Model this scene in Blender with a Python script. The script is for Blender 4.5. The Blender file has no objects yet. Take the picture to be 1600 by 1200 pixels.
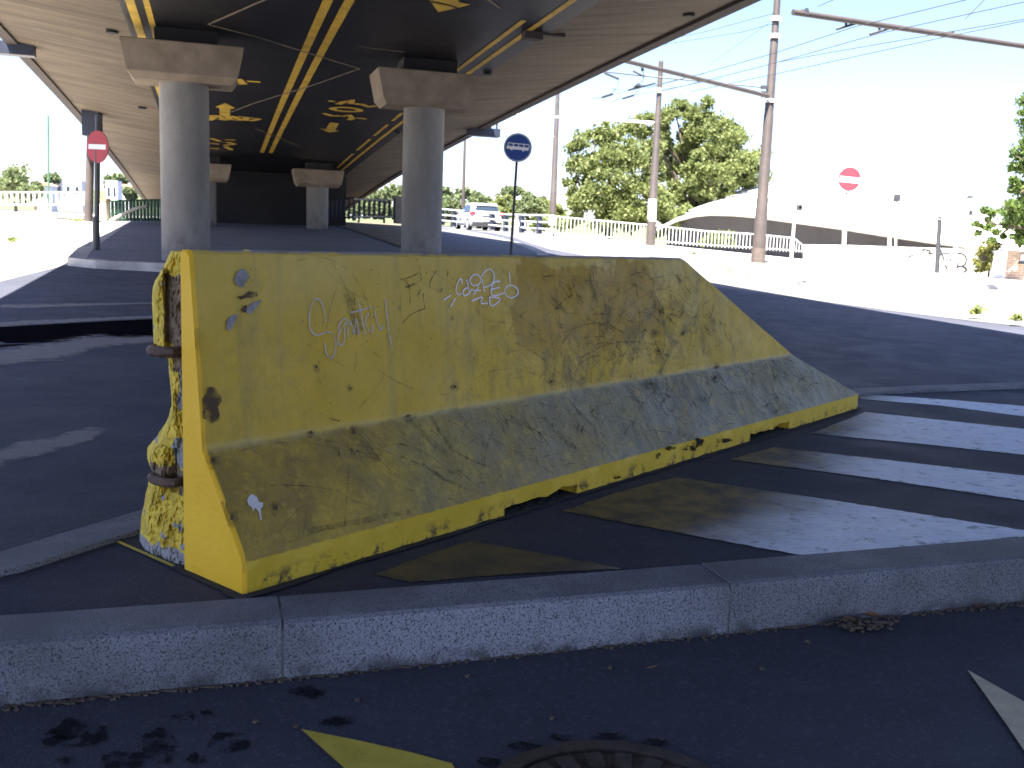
import bpy, bmesh, math, random
from mathutils import Vector, Matrix, noise
random.seed(7)
R = math.radians
scene = bpy.context.scene
col = scene.collection

# ------------------------------------------------------------------ camera, sky, sun, exposure
H_EYE, PITCH, ROLL, FPX = 0.8687, -0.14892, 0.03753, 1507.3
camd = bpy.data.cameras.new('camera'); camo = bpy.data.objects.new('camera', camd); col.objects.link(camo)
_F = Vector((0, math.cos(PITCH), math.sin(PITCH))); _R0 = Vector((1, 0, 0)); _U0 = Vector((0, -math.sin(PITCH), math.cos(PITCH)))
_R = _R0 * math.cos(ROLL) + _U0 * math.sin(ROLL); _U = -_R0 * math.sin(ROLL) + _U0 * math.cos(ROLL)
EYE = Vector((0, 0, H_EYE))
m = Matrix.Identity(4)
for i in range(3):
    m[i][0] = _R[i]; m[i][1] = _U[i]; m[i][2] = -_F[i]; m[i][3] = EYE[i]
camo.matrix_world = m
camd.sensor_width = 36; camd.lens = 36 * FPX / 1600
camd.clip_start = 0.05; camd.clip_end = 2000
camd.dof.use_dof = True; camd.dof.focus_distance = 3.6; camd.dof.aperture_fstop = 7.0
scene.camera = camo

SUN_EL = R(62); SUN_AZ = R(199.6)          # azimuth clockwise from +Y: sun high behind the camera
world = bpy.data.worlds.new('World'); scene.world = world; world.use_nodes = True
wn = world.node_tree.nodes; wl = world.node_tree.links
sky = wn.new('ShaderNodeTexSky'); sky.sky_type = 'NISHITA'; sky.sun_disc = False
sky.sun_elevation = SUN_EL; sky.sun_rotation = SUN_AZ; sky.air_density = 1.0; sky.dust_density = 0.9; sky.ozone_density = 2.2
bg = wn['Background']; bg.inputs['Strength'].default_value = 0.05
tint = wn.new('ShaderNodeMix'); tint.data_type = 'RGBA'; tint.blend_type = 'MULTIPLY'; tint.inputs[0].default_value = 1.0
tint.inputs[7].default_value = (1.0, 0.955, 1.13, 1.0)      # a clear summer sky, a little bluer than the model's
wl.new(sky.outputs['Color'], tint.inputs[6]); wl.new(tint.outputs[2], bg.inputs['Color'])
sund = bpy.data.lights.new('sun', 'SUN'); sund.energy = 5.0; sund.angle = R(0.5); sund.color = (1, 0.95, 0.87)
suno = bpy.data.objects.new('sun', sund); col.objects.link(suno); suno.location = (-10, -30, 60)
_sd = Vector((-math.sin(SUN_AZ) * math.cos(SUN_EL), -math.cos(SUN_AZ) * math.cos(SUN_EL), -math.sin(SUN_EL)))
suno.rotation_euler = _sd.to_track_quat('-Z', 'Y').to_euler()
vs = scene.view_settings; vs.view_transform = 'Standard'; vs.look = 'None'; vs.gamma = 1.0; vs.exposure = 2.75
vs.use_curve_mapping = False

# ------------------------------------------------------------------ measuring helpers (photo pixel -> place)
def ray(x, y): return _R * ((x - 800) / FPX) + _U * ((600 - y) / FPX) + _F
def at(x, y, Y): d = ray(x, y); return EYE + d * (Y / d.y)
def pz(x, y, z=0.0): d = ray(x, y); return EYE + d * ((z - H_EYE) / d.z)
def terr(x, y):
    mm = min(0.035, max(0.006, 0.035 - 0.0017 * max(x, 0.0)))
    t = (math.sqrt((y - 8) ** 2 + 1) + (y - 8)) / 2
    if t > 36: t = 36 + (t - 36) * 0.45
    return -0.14 + mm * min(t, 60)
def pg(x, y, off=0.0):
    d = ray(x, y); t = 0.5
    while t < 300:
        P = EYE + d * t
        if P.z <= terr(P.x, P.y) + off: return P
        t += 0.01 + t * 0.001
    return EYE + d * 60
AZ = R(17.3); NV = Vector((math.cos(AZ), math.sin(AZ), 0)); DV = Vector((-math.sin(AZ), math.cos(AZ), 0))
def soff(s): return H_EYE + 3.58 - 0.0197 * s - 0.00066 * max(0, s - 14) ** 2
def B(n, s, dz=0.0): return NV * n + DV * s + Vector((0, 0, soff(s) + dz))
def ps(x, y, dz=0.0):
    d = ray(x, y); t = 1.0
    while t < 120:
        P = EYE + d * t; s = P.dot(DV)
        if P.z >= soff(s) + dz: return P.dot(NV), s
        t += 0.02
    return P.dot(NV), P.dot(DV)

# ------------------------------------------------------------------ object helpers
def tag(o, label=None, cat=None, group=None, kind=None):
    if label: o['label'] = label
    if cat: o['category'] = cat
    if group: o['group'] = group
    if kind: o['kind'] = kind
    return o
def thing(name, loc, label, cat, group=None, rz=0.0):
    o = bpy.data.objects.new(name, None); col.objects.link(o); o.empty_display_size = 0.2
    o.location = loc; o.rotation_euler = (0, 0, rz)
    return tag(o, label, cat, group)
def offset_of(o):
    v = Vector((0, 0, 0))
    while o is not None: v += o.location; o = o.parent
    return v
class MB:
    def __init__(s): s.v = []; s.f = []; s.mi = []
    def add(s, vs, fs, mi=0):
        b = len(s.v); s.v += [Vector(p) for p in vs]; s.f += [tuple(b + i for i in f) for f in fs]; s.mi += [mi] * len(fs); return s
    def box(s, c, size, rz=0.0, mi=0, ax=None):
        c = Vector(c); hx, hy, hz = [k / 2 for k in size]
        if ax is None:
            X = Vector((math.cos(rz), math.sin(rz), 0)); Y = Vector((-math.sin(rz), math.cos(rz), 0)); Z = Vector((0, 0, 1))
        else: X, Y, Z = ax
        vs = [c + X * a * hx + Y * b * hy + Z * e * hz for e in (-1, 1) for b in (-1, 1) for a in (-1, 1)]
        return s.add(vs, [(0, 2, 3, 1), (4, 5, 7, 6), (0, 1, 5, 4), (2, 6, 7, 3), (0, 4, 6, 2), (1, 3, 7, 5)], mi)
    def tube(s, pts, r, n=8, cap=True, mi=0):
        pts = [Vector(p) for p in pts]; k = len(pts)
        rs = r if isinstance(r, (list, tuple)) else [r] * k
        rings = []
        prev = None
        for i, p in enumerate(pts):
            t = (pts[min(i + 1, k - 1)] - pts[max(i - 1, 0)]).normalized()
            a = (prev - t * prev.dot(t)) if prev is not None else t.orthogonal()
            a.normalize(); prev = a; b = t.cross(a)
            rings.append([p + (a * math.cos(2 * math.pi * j / n) + b * math.sin(2 * math.pi * j / n)) * rs[i] for j in range(n)])
        vs = [q for rg in rings for q in rg]; fs = []
        for i in range(k - 1):
            for j in range(n):
                fs.append((i * n + j, i * n + (j + 1) % n, (i + 1) * n + (j + 1) % n, (i + 1) * n + j))
        if cap: fs.append(tuple(range(n - 1, -1, -1))); fs.append(tuple((k - 1) * n + j for j in range(n)))
        return s.add(vs, fs, mi)
    def prism(s, poly, d, mi=0):
        poly = [Vector(p) for p in poly]; d = Vector(d); n = len(poly)
        return s.add(poly + [p + d for p in poly], [tuple(range(n))[::-1], tuple(range(n, 2 * n))] + [(i, (i + 1) % n, n + (i + 1) % n, n + i) for i in range(n)], mi)
    def loft(s, rings, cap=True, closed=True, mi=0):
        n = len(rings[0]); fs = []
        for i in range(len(rings) - 1):
            for j in range(n if closed else n - 1):
                fs.append((i * n + j, i * n + (j + 1) % n, (i + 1) * n + (j + 1) % n, (i + 1) * n + j))
        if cap: fs.append(tuple(range(n - 1, -1, -1))); fs.append(tuple((len(rings) - 1) * n + j for j in range(n)))
        return s.add([p for r_ in rings for p in r_], fs, mi)
    def build(s, name, mats, parent=None, smooth=False, local=False, fix=True):
        me = bpy.data.meshes.new(name)
        off = Vector((0, 0, 0)) if local or parent is None else offset_of(parent)
        me.from_pydata([v - off for v in s.v], [], s.f)
        if not isinstance(mats, (list, tuple)): mats = [mats]
        for k in mats: me.materials.append(k)
        if len(mats) > 1: me.polygons.foreach_set('material_index', s.mi)
        if fix:
            bm = bmesh.new(); bm.from_mesh(me); bmesh.ops.recalc_face_normals(bm, faces=bm.faces); bm.to_mesh(me); bm.free()
        if smooth:
            me.polygons.foreach_set('use_smooth', [True] * len(me.polygons))
            try: me.set_sharp_from_angle(angle=R(38))
            except Exception: pass
        me.update()
        o = bpy.data.objects.new(name, me); col.objects.link(o)
        if parent is not None: o.parent = parent
        return o
def copy_tree(o, parent=None):
    c = o.copy(); col.objects.link(c)
    if parent is not None: c.parent = parent
    for ch in list(o.children): copy_tree(ch, c)
    return c
def place_copy(src, name, loc, parent, rz=0.0):
    c = src.copy(); c.name = name; col.objects.link(c); c.parent = parent; c.location = loc; c.rotation_euler = (0, 0, rz); return c

def sheet(name, poly, off, mat, parent=None, step=1.5, flat=None, thick=0.0):
    """a ground sheet over a plan polygon that follows the terrain"""
    bm = bmesh.new()
    vs = [bm.verts.new((p[0], p[1], 0)) for p in poly]; bm.faces.new(vs)
    xs = [p[0] for p in poly]; ys = [p[1] for p in poly]
    if flat is None:
        for ax, lo, hi in ((0, min(xs), max(xs)), (1, min(ys), max(ys))):
            k = lo + step
            while k < hi:
                no = (1, 0, 0) if ax == 0 else (0, 1, 0); co = (k, 0, 0) if ax == 0 else (0, k, 0)
                bmesh.ops.bisect_plane(bm, geom=bm.verts[:] + bm.edges[:] + bm.faces[:], plane_co=co, plane_no=no)
                k += step
    bmesh.ops.triangulate(bm, faces=[f for f in bm.faces if len(f.verts) > 4])
    base = offset_of(parent)
    for v in bm.verts: v.co.z = (terr(v.co.x, v.co.y) if flat is None else flat) + off
    for v in bm.verts: v.co -= base
    bmesh.ops.recalc_face_normals(bm, faces=bm.faces)
    for f in bm.faces:
        if f.normal.z < 0: f.normal_flip()
    me = bpy.data.meshes.new(name); bm.to_mesh(me); bm.free(); me.materials.append(mat)
    o = bpy.data.objects.new(name, me); col.objects.link(o)
    if parent is not None: o.parent = parent
    return o

# ------------------------------------------------------------------ materials
class G:
    """small node-graph writer"""
    def __init__(s, name):
        s.m = bpy.data.materials.new(name); s.m.use_nodes = True; s.n = s.m.node_tree.nodes; s.l = s.m.node_tree.links
        s.b = s.n['Principled BSDF']; s.tc = s.n.new('ShaderNodeTexCoord'); s.co = s.tc.outputs['Object']
    def set(s, sock, v):
        if isinstance(v, bpy.types.NodeSocket): s.l.new(v, sock)
        elif v is not None: sock.default_value = v
    def map(s, scale=(1, 1, 1), rot=(0, 0, 0), loc=(0, 0, 0), co=None):
        k = s.n.new('ShaderNodeMapping'); s.l.new(co or s.co, k.inputs['Vector'])
        k.inputs['Scale'].default_value = scale; k.inputs['Rotation'].default_value = rot; k.inputs['Location'].default_value = loc
        return k.outputs['Vector']
    def noise(s, scale, detail=4, rough=0.55, co=None, dist=0.0):
        k = s.n.new('ShaderNodeTexNoise'); s.l.new(co or s.co, k.inputs['Vector'])
        k.inputs['Scale'].default_value = scale; k.inputs['Detail'].default_value = detail; k.inputs['Roughness'].default_value = rough
        k.inputs['Distortion'].default_value = dist
        return k.outputs['Fac']
    def voro(s, scale, co=None, out='Distance', feature='F1'):
        k = s.n.new('ShaderNodeTexVoronoi'); s.l.new(co or s.co, k.inputs['Vector']); k.inputs['Scale'].default_value = scale; k.feature = feature
        return k.outputs[out]
    def ma(s, op, a, b=None, clamp=False):
        k = s.n.new('ShaderNodeMath'); k.operation = op; k.use_clamp = clamp
        s.set(k.inputs[0], a); s.set(k.inputs[1], b); return k.outputs[0]
    def ramp(s, v, a, b, lo=0.0, hi=1.0):
        k = s.n.new('ShaderNodeMapRange'); k.interpolation_type = 'SMOOTHSTEP'; s.set(k.inputs[0], v)
        k.inputs[1].default_value = a; k.inputs[2].default_value = b; k.inputs[3].default_value = lo; k.inputs[4].default_value = hi
        return k.outputs[0]
    def mix(s, f, a, b, mode='MIX'):
        k = s.n.new('ShaderNodeMix'); k.data_type = 'RGBA'; k.blend_type = mode
        s.set(k.inputs[0], f)
        for i, v in ((6, a), (7, b)):
            if isinstance(v, tuple): v = (*v[:3], 1)
            s.set(k.inputs[i], v)
        return k.outputs[2]
    def sep(s, co=None):
        k = s.n.new('ShaderNodeSeparateXYZ'); s.l.new(co or s.co, k.inputs[0]); return k.outputs
    def bump(s, h, st=0.3, dist=0.01):
        k = s.n.new('ShaderNodeBump'); s.l.new(h, k.inputs['Height']); k.inputs['Strength'].default_value = st; k.inputs['Distance'].default_value = dist
        s.l.new(k.outputs[0], s.b.inputs['Normal'])
    def out(s, c, rough=0.7, spec=0.4, metal=0.0):
        if isinstance(c, tuple): c = (*c[:3], 1)
        s.set(s.b.inputs['Base Color'], c); s.set(s.b.inputs['Roughness'], rough)
        s.set(s.b.inputs['Specular IOR Level'], spec); s.set(s.b.inputs['Metallic'], metal)
        return s.m
def mul(c, k): return tuple(min(1, x * k) for x in c)
def M(name, c, var=0.25, scale=6, rough=0.7, spec=0.4, bump=0.15, bscale=40, metal=0.0, stretch=(1, 1, 1), bdist=0.004):
    g = G(name); co = g.map(stretch)
    n1 = g.noise(scale, 5, 0.6, co); n2 = g.noise(scale * 7, 3, 0.6, co)
    f = g.ma('ADD', g.ma('MULTIPLY', g.ramp(n1, 0.3, 0.7), 0.7), g.ma('MULTIPLY', g.ramp(n2, 0.3, 0.7), 0.3))
    cc = g.mix(f, mul(c, 1 - var), mul(c, 1 + var))
    if bump: g.bump(g.noise(bscale, 4, 0.6), bump, bdist)
    return g.out(cc, rough, spec, metal)

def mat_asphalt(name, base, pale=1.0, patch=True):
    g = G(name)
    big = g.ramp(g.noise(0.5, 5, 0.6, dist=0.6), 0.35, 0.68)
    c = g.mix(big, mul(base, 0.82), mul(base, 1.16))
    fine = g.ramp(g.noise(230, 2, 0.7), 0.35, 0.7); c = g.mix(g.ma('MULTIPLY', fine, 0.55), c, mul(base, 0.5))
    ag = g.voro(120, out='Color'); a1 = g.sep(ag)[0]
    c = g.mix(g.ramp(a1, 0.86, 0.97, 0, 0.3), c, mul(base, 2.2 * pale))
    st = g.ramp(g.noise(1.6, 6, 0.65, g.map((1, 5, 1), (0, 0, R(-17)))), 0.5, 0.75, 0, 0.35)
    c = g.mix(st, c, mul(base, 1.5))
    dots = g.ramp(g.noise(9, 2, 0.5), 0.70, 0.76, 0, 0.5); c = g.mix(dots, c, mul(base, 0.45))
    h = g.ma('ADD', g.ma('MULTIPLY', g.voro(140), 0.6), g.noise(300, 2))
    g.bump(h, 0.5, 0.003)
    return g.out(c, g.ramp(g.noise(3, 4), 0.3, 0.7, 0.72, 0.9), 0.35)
def mat_granite(name, base, speck=0.5):
    g = G(name)
    big = g.ramp(g.noise(3, 5, 0.6), 0.3, 0.7)
    c = g.mix(big, mul(base, 0.8), mul(base, 1.2)); c = g.mix(g.ramp(g.noise(0.9, 3, 0.5, g.map((1, 1, 1), loc=(1.3, 0.4, 0))), 0.42, 0.6), c, mul(base, 1.7))
    n = g.noise(215, 3, 0.8); c = g.mix(g.ramp(n, 0.40, 0.50, 1, 0), c, mul(base, 0.2))
    n2 = g.noise(310, 2, 0.7, g.map((1, 1, 1), loc=(3, 1, 7))); c = g.mix(g.ramp(n2, 0.55, 0.66, 0, speck), c, mul(base, 1.9))
    d = g.ramp(g.noise(1.3, 6, 0.7), 0.52, 0.72, 0, 0.55); c = g.mix(d, c, mul(base, 0.5))
    geo = g.n.new('ShaderNodeNewGeometry'); nz_ = g.sep(geo.outputs['Normal'])[2]; c = g.mix(g.ma('MULTIPLY', g.ramp(nz_, 0.75, 0.98), g.ramp(g.noise(5, 5, 0.65), 0.3, 0.65, 0.35, 0.75)), c, mul(base, 0.42))
    z = g.sep()[2]; low = g.ma('MULTIPLY', g.ramp(z, -0.135, -0.09, 1, 0), g.ramp(g.noise(14, 4), 0.35, 0.65)); c = g.mix(low, c, mul(base, 0.3))
    g.bump(g.ma('ADD', n, g.noise(420, 2)), 0.6, 0.004)
    return g.out(c, 0.75, 0.4)

ASPH = mat_asphalt('asphalt_road', (0.053, 0.056, 0.076))
ASPH_P = mat_asphalt('sunlit_asphalt', (0.15, 0.146, 0.14), 0.6)  # lit copy of the road asphalt, whitened as by sun
ASPH_I = mat_asphalt('asphalt_island', (0.036, 0.038, 0.057))
GRAN = mat_granite('granite_kerb', (0.20, 0.206, 0.235))
GRAN2 = mat_granite('pale_kerb', (0.42, 0.40, 0.36))
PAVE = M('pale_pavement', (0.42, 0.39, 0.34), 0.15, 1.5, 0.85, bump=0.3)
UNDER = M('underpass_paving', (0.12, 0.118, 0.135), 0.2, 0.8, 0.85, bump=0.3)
EARTH = M('earth', (0.16, 0.12, 0.075), 0.4, 3, 0.95, bump=0.6, bdist=0.02)
SAND = M('dusty_sand', (0.34, 0.31, 0.28), 0.15, 5, 0.95)
NBLACK = M('near_black_band', (0.008, 0.007, 0.009), 0.3, 5, 1.0, spec=0.0)
MORT = M('mortar', (0.17, 0.175, 0.185), 0.3, 20, 0.95)
JOINT = M('dirt_joint', (0.035, 0.033, 0.03), 0.3, 20, 0.95)
LAND = M('far_land', (0.085, 0.105, 0.045), 0.3, 0.05, 0.95)

def mat_bridge_concrete():
    g = G('bridge_concrete'); co = g.map((1, 1, 1), (0, 0, -AZ))
    st = g.noise(1.0, 6, 0.62, g.map((0.35, 2.6, 1), co=co), 0.5)
    st2 = g.noise(1.0, 5, 0.6, g.map((0.22, 9, 1), co=co), 0.3)
    c = g.mix(g.ramp(st, 0.28, 0.72), (0.066, 0.050, 0.036), (0.138, 0.107, 0.078))
    c = g.mix(g.ramp(st2, 0.45, 0.75, 0, 0.55), c, (0.085, 0.068, 0.054))
    c = g.mix(g.ramp(g.noise(1.1, 5, 0.7, g.map((0.5, 3, 1), loc=(4, 2, 0), co=co)), 0.56, 0.72, 0, 0.35), c, (0.31, 0.27, 0.22))
    sp = g.ramp(g.noise(0.55, 5, 0.7), 0.60, 0.74, 0, 0.75); c = g.mix(sp, c, (0.06, 0.05, 0.043))
    w = g.n.new('ShaderNodeTexWave'); g.l.new(co, w.inputs['Vector']); w.bands_direction = 'Y'; w.inputs['Scale'].default_value = 1.7; w.inputs['Distortion'].default_value = 1.2
    g.bump(g.ma('ADD', g.ma('MULTIPLY', w.outputs['Fac'], 0.12), g.noise(30, 4)), 0.2, 0.01)
    return g.out(c, 0.85, 0.3)
BRC = mat_bridge_concrete()
def mat_soffit():
    g = G('black_soffit_paint'); co = g.map((1, 1, 1), (0, 0, -AZ))
    c = g.mix(g.ramp(g.noise(0.7, 6, 0.65, g.map((0.5, 2.4, 1), co=co)), 0.3, 0.75), (0.006, 0.006, 0.009), (0.017, 0.016, 0.020))
    c = g.mix(g.ramp(g.noise(2, 5, 0.6, g.map((0.3, 8, 1), co=co)), 0.58, 0.8, 0, 0.5), c, (0.04, 0.038, 0.042))
    w = g.n.new('ShaderNodeTexWave'); g.l.new(co, w.inputs['Vector']); w.bands_direction = 'Y'; w.inputs['Scale'].default_value = 2.6; w.inputs['Distortion'].default_value = 2.5; w.inputs['Detail'].default_value = 3
    g.bump(g.ma('ADD', g.ma('MULTIPLY', w.outputs['Fac'], 0.35), g.noise(12, 5)), 0.3, 0.012)
    return g.out(c, 0.45, 0.28)
SOFF = mat_soffit()
YLINE = M('yellow_line_paint', (0.50, 0.33, 0.045), 0.25, 3, 0.6)
PALEL = M('pale_joint_line', (0.17, 0.14, 0.11), 0.3, 4, 0.8)
def mat_pier():
    g = G('pier_concrete'); z = g.sep()[2]
    c = g.mix(g.ramp(g.noise(2.2, 5, 0.6, g.map((1, 1, 0.45))), 0.3, 0.7), (0.185, 0.174, 0.160), (0.25, 0.237, 0.218))
    c = g.mix(g.ramp(g.noise(5, 5, 0.65, g.map((1, 1, 0.12))), 0.52, 0.72, 0, 0.4), c, (0.17, 0.16, 0.15))
    m_ = g.ma('PINGPONG', g.ma('ADD', z, 0.35), 0.62); seam = g.ramp(m_, 0.0, 0.012, 0.22, 0); c = g.mix(seam, c, (0.13, 0.125, 0.12))
    c = g.mix(g.ramp(g.noise(26, 3, 0.5), 0.68, 0.74, 0, 0.7), c, (0.12, 0.115, 0.11))
    c = g.mix(g.ma('MULTIPLY', g.ramp(z, 0.1, 0.9, 1, 0), g.ramp(g.noise(4, 5, 0.7), 0.4, 0.7)), c, (0.12, 0.112, 0.105))
    g.bump(g.noise(40, 5), 0.3, 0.006); return g.out(c, 0.85, 0.3)
PIER = mat_pier()
def mat_cap():
    g = G('capital_concrete')
    c = g.mix(g.ramp(g.noise(2.2, 5, 0.6), 0.3, 0.7), (0.18, 0.145, 0.11), (0.275, 0.225, 0.175))
    rs = g.ramp(g.noise(9, 3, 0.5, g.map((1, 1, 0.03))), 0.60, 0.74, 0, 0.35); c = g.mix(rs, c, (0.2, 0.075, 0.035))
    g.bump(g.noise(50, 4), 0.25, 0.01)
    return g.out(c, 0.85, 0.3)
CAPM = mat_cap()
BEAR = M('black_bearing', (0.012, 0.012, 0.014), 0.2, 5, 0.7)
EDGE = M('dark_edge_beam', (0.045, 0.035, 0.035), 0.3, 3, 0.8)
DECKT = M('deck_top', (0.3, 0.28, 0.25), 0.15, 2, 0.9)

def mat_barrier():
    g = G('weathered_yellow_paint'); x, y, z = g.sep()
    yel = g.mix(g.ramp(g.noise(2.2, 5, 0.6), 0.3, 0.7), (0.54, 0.37, 0.045), (0.64, 0.455, 0.075))
    up = g.mix(g.ramp(g.noise(3.5, 6, 0.65), 0.35, 0.75), (0.57, 0.38, 0.032), (0.70, 0.465, 0.055))
    fade = g.ramp(z, 0.55, 0.80, 0, 0.55); up = g.mix(fade, up, (0.64, 0.47, 0.115))
    # vertical run-off streaks
    st = g.ramp(g.noise(1, 5, 0.65, g.map((13, 1, 1.1))), 0.50, 0.78, 0, 0.6); up = g.mix(st, up, (0.33, 0.255, 0.085))
    st3 = g.ramp(g.noise(1, 5, 0.65, g.map((24, 1, 1.6), loc=(5, 0, 2))), 0.55, 0.8, 0, 0.5); up = g.mix(st3, up, (0.70, 0.51, 0.14))
    mot = g.ramp(g.noise(30, 6, 0.75), 0.50, 0.72, 0, 0.35); up = g.mix(g.ma('MULTIPLY', mot, g.ramp(g.noise(2.0, 4), 0.4, 0.65)), up, (0.16, 0.13, 0.06))
    # darker mustard overpaint right of the middle
    wob = g.ma('MULTIPLY', g.ma('SUBTRACT', g.noise(4.5, 4, 0.6), 0.5), 0.7)
    xm = g.ma('ADD', x, wob); zm = g.ma('ADD', z, g.ma('MULTIPLY', wob, 0.45))
    reg = g.ma('MULTIPLY', g.ma('MULTIPLY', g.ramp(xm, 1.18, 1.22), g.ramp(xm, 2.16, 2.26, 1, 0)), g.ma('MULTIPLY', g.ramp(zm, 0.40, 0.52), g.ramp(zm, 0.765, 0.785, 1, 0)))
    up = g.mix(g.ma('MULTIPLY', reg, 0.82), up, (0.43, 0.25, 0.012))
    # tyre grime in the same region and lower
    gx = g.ma('MULTIPLY', g.ramp(xm, 0.9, 1.7), g.ramp(xm, 2.3, 2.9, 1, 0.15))
    gr = g.ma('MULTIPLY', gx, g.ramp(g.noise(7, 8, 0.72, dist=1.2), 0.42, 0.70)); gr = g.ma('MULTIPLY', gr, g.ramp(zm, 0.83, 0.45, 0.25, 1))
    up = g.mix(g.ma('MULTIPLY', gr, 0.88), up, (0.10, 0.085, 0.045))
    # sloped lower face: grey rubber film growing to the right
    blot = g.ramp(g.noise(11, 9, 0.78), 0.44, 0.66, 0, 0.5); up = g.mix(g.ma('MULTIPLY', blot, g.ramp(g.noise(1.7, 3), 0.38, 0.62, 0.25, 1)), up, (0.27, 0.20, 0.055))
    fresh = g.ramp(g.noise(8, 7, 0.7, g.map((1, 1, 1), loc=(9, 4, 1))), 0.58, 0.74, 0, 0.45); up = g.mix(fresh, up, (0.72, 0.50, 0.085))
    lowm = g.ramp(g.ma('ADD', z, g.ma('MULTIPLY', g.ma('SUBTRACT', g.noise(9, 3), 0.5), 0.018)), 0.312, 0.326, 1, 0)
    amt = g.ramp(g.ma('ADD', x, g.ma('MULTIPLY', g.ma('SUBTRACT', g.noise(2.5, 5, 0.65), 0.5), 2.2)), 0.25, 2.1, 0.02, 0.95)
    sc = g.noise(1, 7, 0.7, g.map((14, 3, 5), (0, R(28), 0)), 1.4); sc2 = g.noise(1, 7, 0.7, g.map((10, 3, 7), (0, R(-40), 0), (3, 3, 3)), 1.6)
    lc = g.mix(g.ramp(sc, 0.30, 0.62), (0.135, 0.13, 0.095), (0.31, 0.285, 0.165))
    lc = g.mix(g.ramp(sc2, 0.50, 0.72, 0, 0.6), lc, (0.115, 0.118, 0.11))
    gran = g.noise(75, 8, 0.8); film = g.mix(amt, g.mix(g.ramp(g.noise(6, 7, 0.7), 0.35, 0.7), (0.28, 0.185, 0.026), (0.50, 0.345, 0.04)), lc)
    film = g.mix(g.ramp(gran, 0.42, 0.66, 0, 0.42), film, (0.13, 0.10, 0.045))
    film = g.mix(g.ramp(g.noise(13, 8, 0.75, g.map((1, 1, 1), loc=(2, 2, 8))), 0.52, 0.7, 0, 0.5), film, (0.15, 0.115, 0.05))
    film = g.mix(g.ramp(g.noise(17, 7, 0.75, g.map((1, 1, 1), loc=(7, 2, 3))), 0.53, 0.68, 0, 0.55), film, (0.55, 0.385, 0.06))
    c = g.mix(lowm, up, film)
    # pale worn ridge line
    ridge = g.ma('MULTIPLY', g.ramp(g.ma('ABSOLUTE', g.ma('SUBTRACT', z, 0.322)), 0.004, 0.016, 1, 0), g.ramp(g.noise(6, 4), 0.35, 0.6)); c = g.mix(g.ma('MULTIPLY', ridge, 0.35), c, (0.5, 0.46, 0.27))
    # clean toe band
    toe = g.ramp(g.ma('ADD', z, g.ma('MULTIPLY', g.ma('SUBTRACT', g.noise(30, 3), 0.5), 0.01)), 0.0655, 0.0715, 1, 0)
    toec = g.mix(g.ramp(g.noise(9, 4, 0.6), 0.35, 0.7), (0.60, 0.405, 0.02), (0.69, 0.475, 0.042))
    toec = g.mix(g.ma('MULTIPLY', g.ramp(z, 0.0, 0.05, 1, 0), g.ramp(g.noise(13, 6, 0.75), 0.5, 0.62)), toec, (0.07, 0.05, 0.03))
    c = g.mix(toe, c, toec)
    # pits and dark specks
    spk = g.ma('MULTIPLY', g.ramp(g.voro(38, g.map((1, 0.02, 1))), 0.06, 0.13, 1, 0), g.ramp(g.noise(6, 2), 0.47, 0.6)); c = g.mix(g.ma('MULTIPLY', spk, 0.75), c, (0.06, 0.05, 0.03))
    spk2 = g.ma('MULTIPLY', g.ramp(g.voro(10.0, g.map((1, 0.02, 1))), 0.03, 0.12, 1, 0), g.ramp(g.noise(3.6, 3), 0.47, 0.55)); c = g.mix(g.ma('MULTIPLY', spk2, 0.55), c, (0.075, 0.055, 0.05))
    # grey top surface
    topm = g.ramp(z, 0.806, 0.811); c = g.mix(g.ma('MULTIPLY', topm, g.ramp(g.noise(14, 4), 0.3, 0.55)), c, (0.26, 0.25, 0.25))
    # clean end face, extra light from the left put into its yellow
    geo = g.n.new('ShaderNodeNewGeometry')
    endm = g.ramp(x, 0.010, 0.014, 1, 0)
    endc = g.mix(g.ramp(g.noise(5, 4), 0.3, 0.7), (0.82, 0.47, 0.018), (0.86, 0.51, 0.028))
    endc = g.mix(g.ma('MULTIPLY', spk, 0.6), endc, (0.1, 0.07, 0.03))
    c = g.mix(endm, c, endc)
    g.bump(g.ma('SUBTRACT', g.ma('ADD', g.noise(55, 5, 0.6), g.ma('MULTIPLY', g.noise(7, 3), 2.0)), g.ma('MULTIPLY', spk, 0.8)), 0.30, 0.006)
    return g.out(c, g.ramp(g.noise(6, 4), 0.3, 0.7, 0.5, 0.72), 0.4)
BARR = mat_barrier()
ROUGHY = M('rough_yellow_concrete', (0.66, 0.47, 0.05), 0.35, 22, 0.8, bump=0.9, bscale=60, bdist=0.012)
CORE = M('rusty_brown_core', (0.20, 0.14, 0.085), 0.35, 18, 0.9, bump=0.8, bscale=50, bdist=0.01)
AGG = M('grey_bare_concrete', (0.30, 0.29, 0.28), 0.4, 40, 0.9, bump=0.9, bscale=80, bdist=0.008)
RUST = M('rusty_steel', (0.10, 0.06, 0.04), 0.45, 30, 0.75, bump=0.5)
CHIP = M('grey_chip', (0.29, 0.28, 0.28), 0.35, 45, 0.9, bump=0.8, bscale=120)
HOLE = M('dark_pock', (0.10, 0.065, 0.045), 0.4, 30, 0.9)
def mat_alpha(name, c, lo, hi, scale=30, stretch=(1, 1, 1), a=1.0):
    g = G(name); al = g.ma('MULTIPLY', g.ramp(g.noise(scale, 5, 0.65, g.map(stretch)), lo, hi), a)
    g.set(g.b.inputs['Alpha'], al); return g.out(c, 0.85, 0.2)
RUSTP = mat_alpha('rust_bloom', (0.10, 0.065, 0.045), 0.28, 0.55, 24, a=0.9)
CHALK = mat_alpha('pale_marker', (0.60, 0.56, 0.54), 0.25, 0.5, 45, a=0.9)
CHALK2 = mat_alpha('white_marker', (0.86, 0.84, 0.86), 0.12, 0.35, 45, a=1.0)
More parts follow.
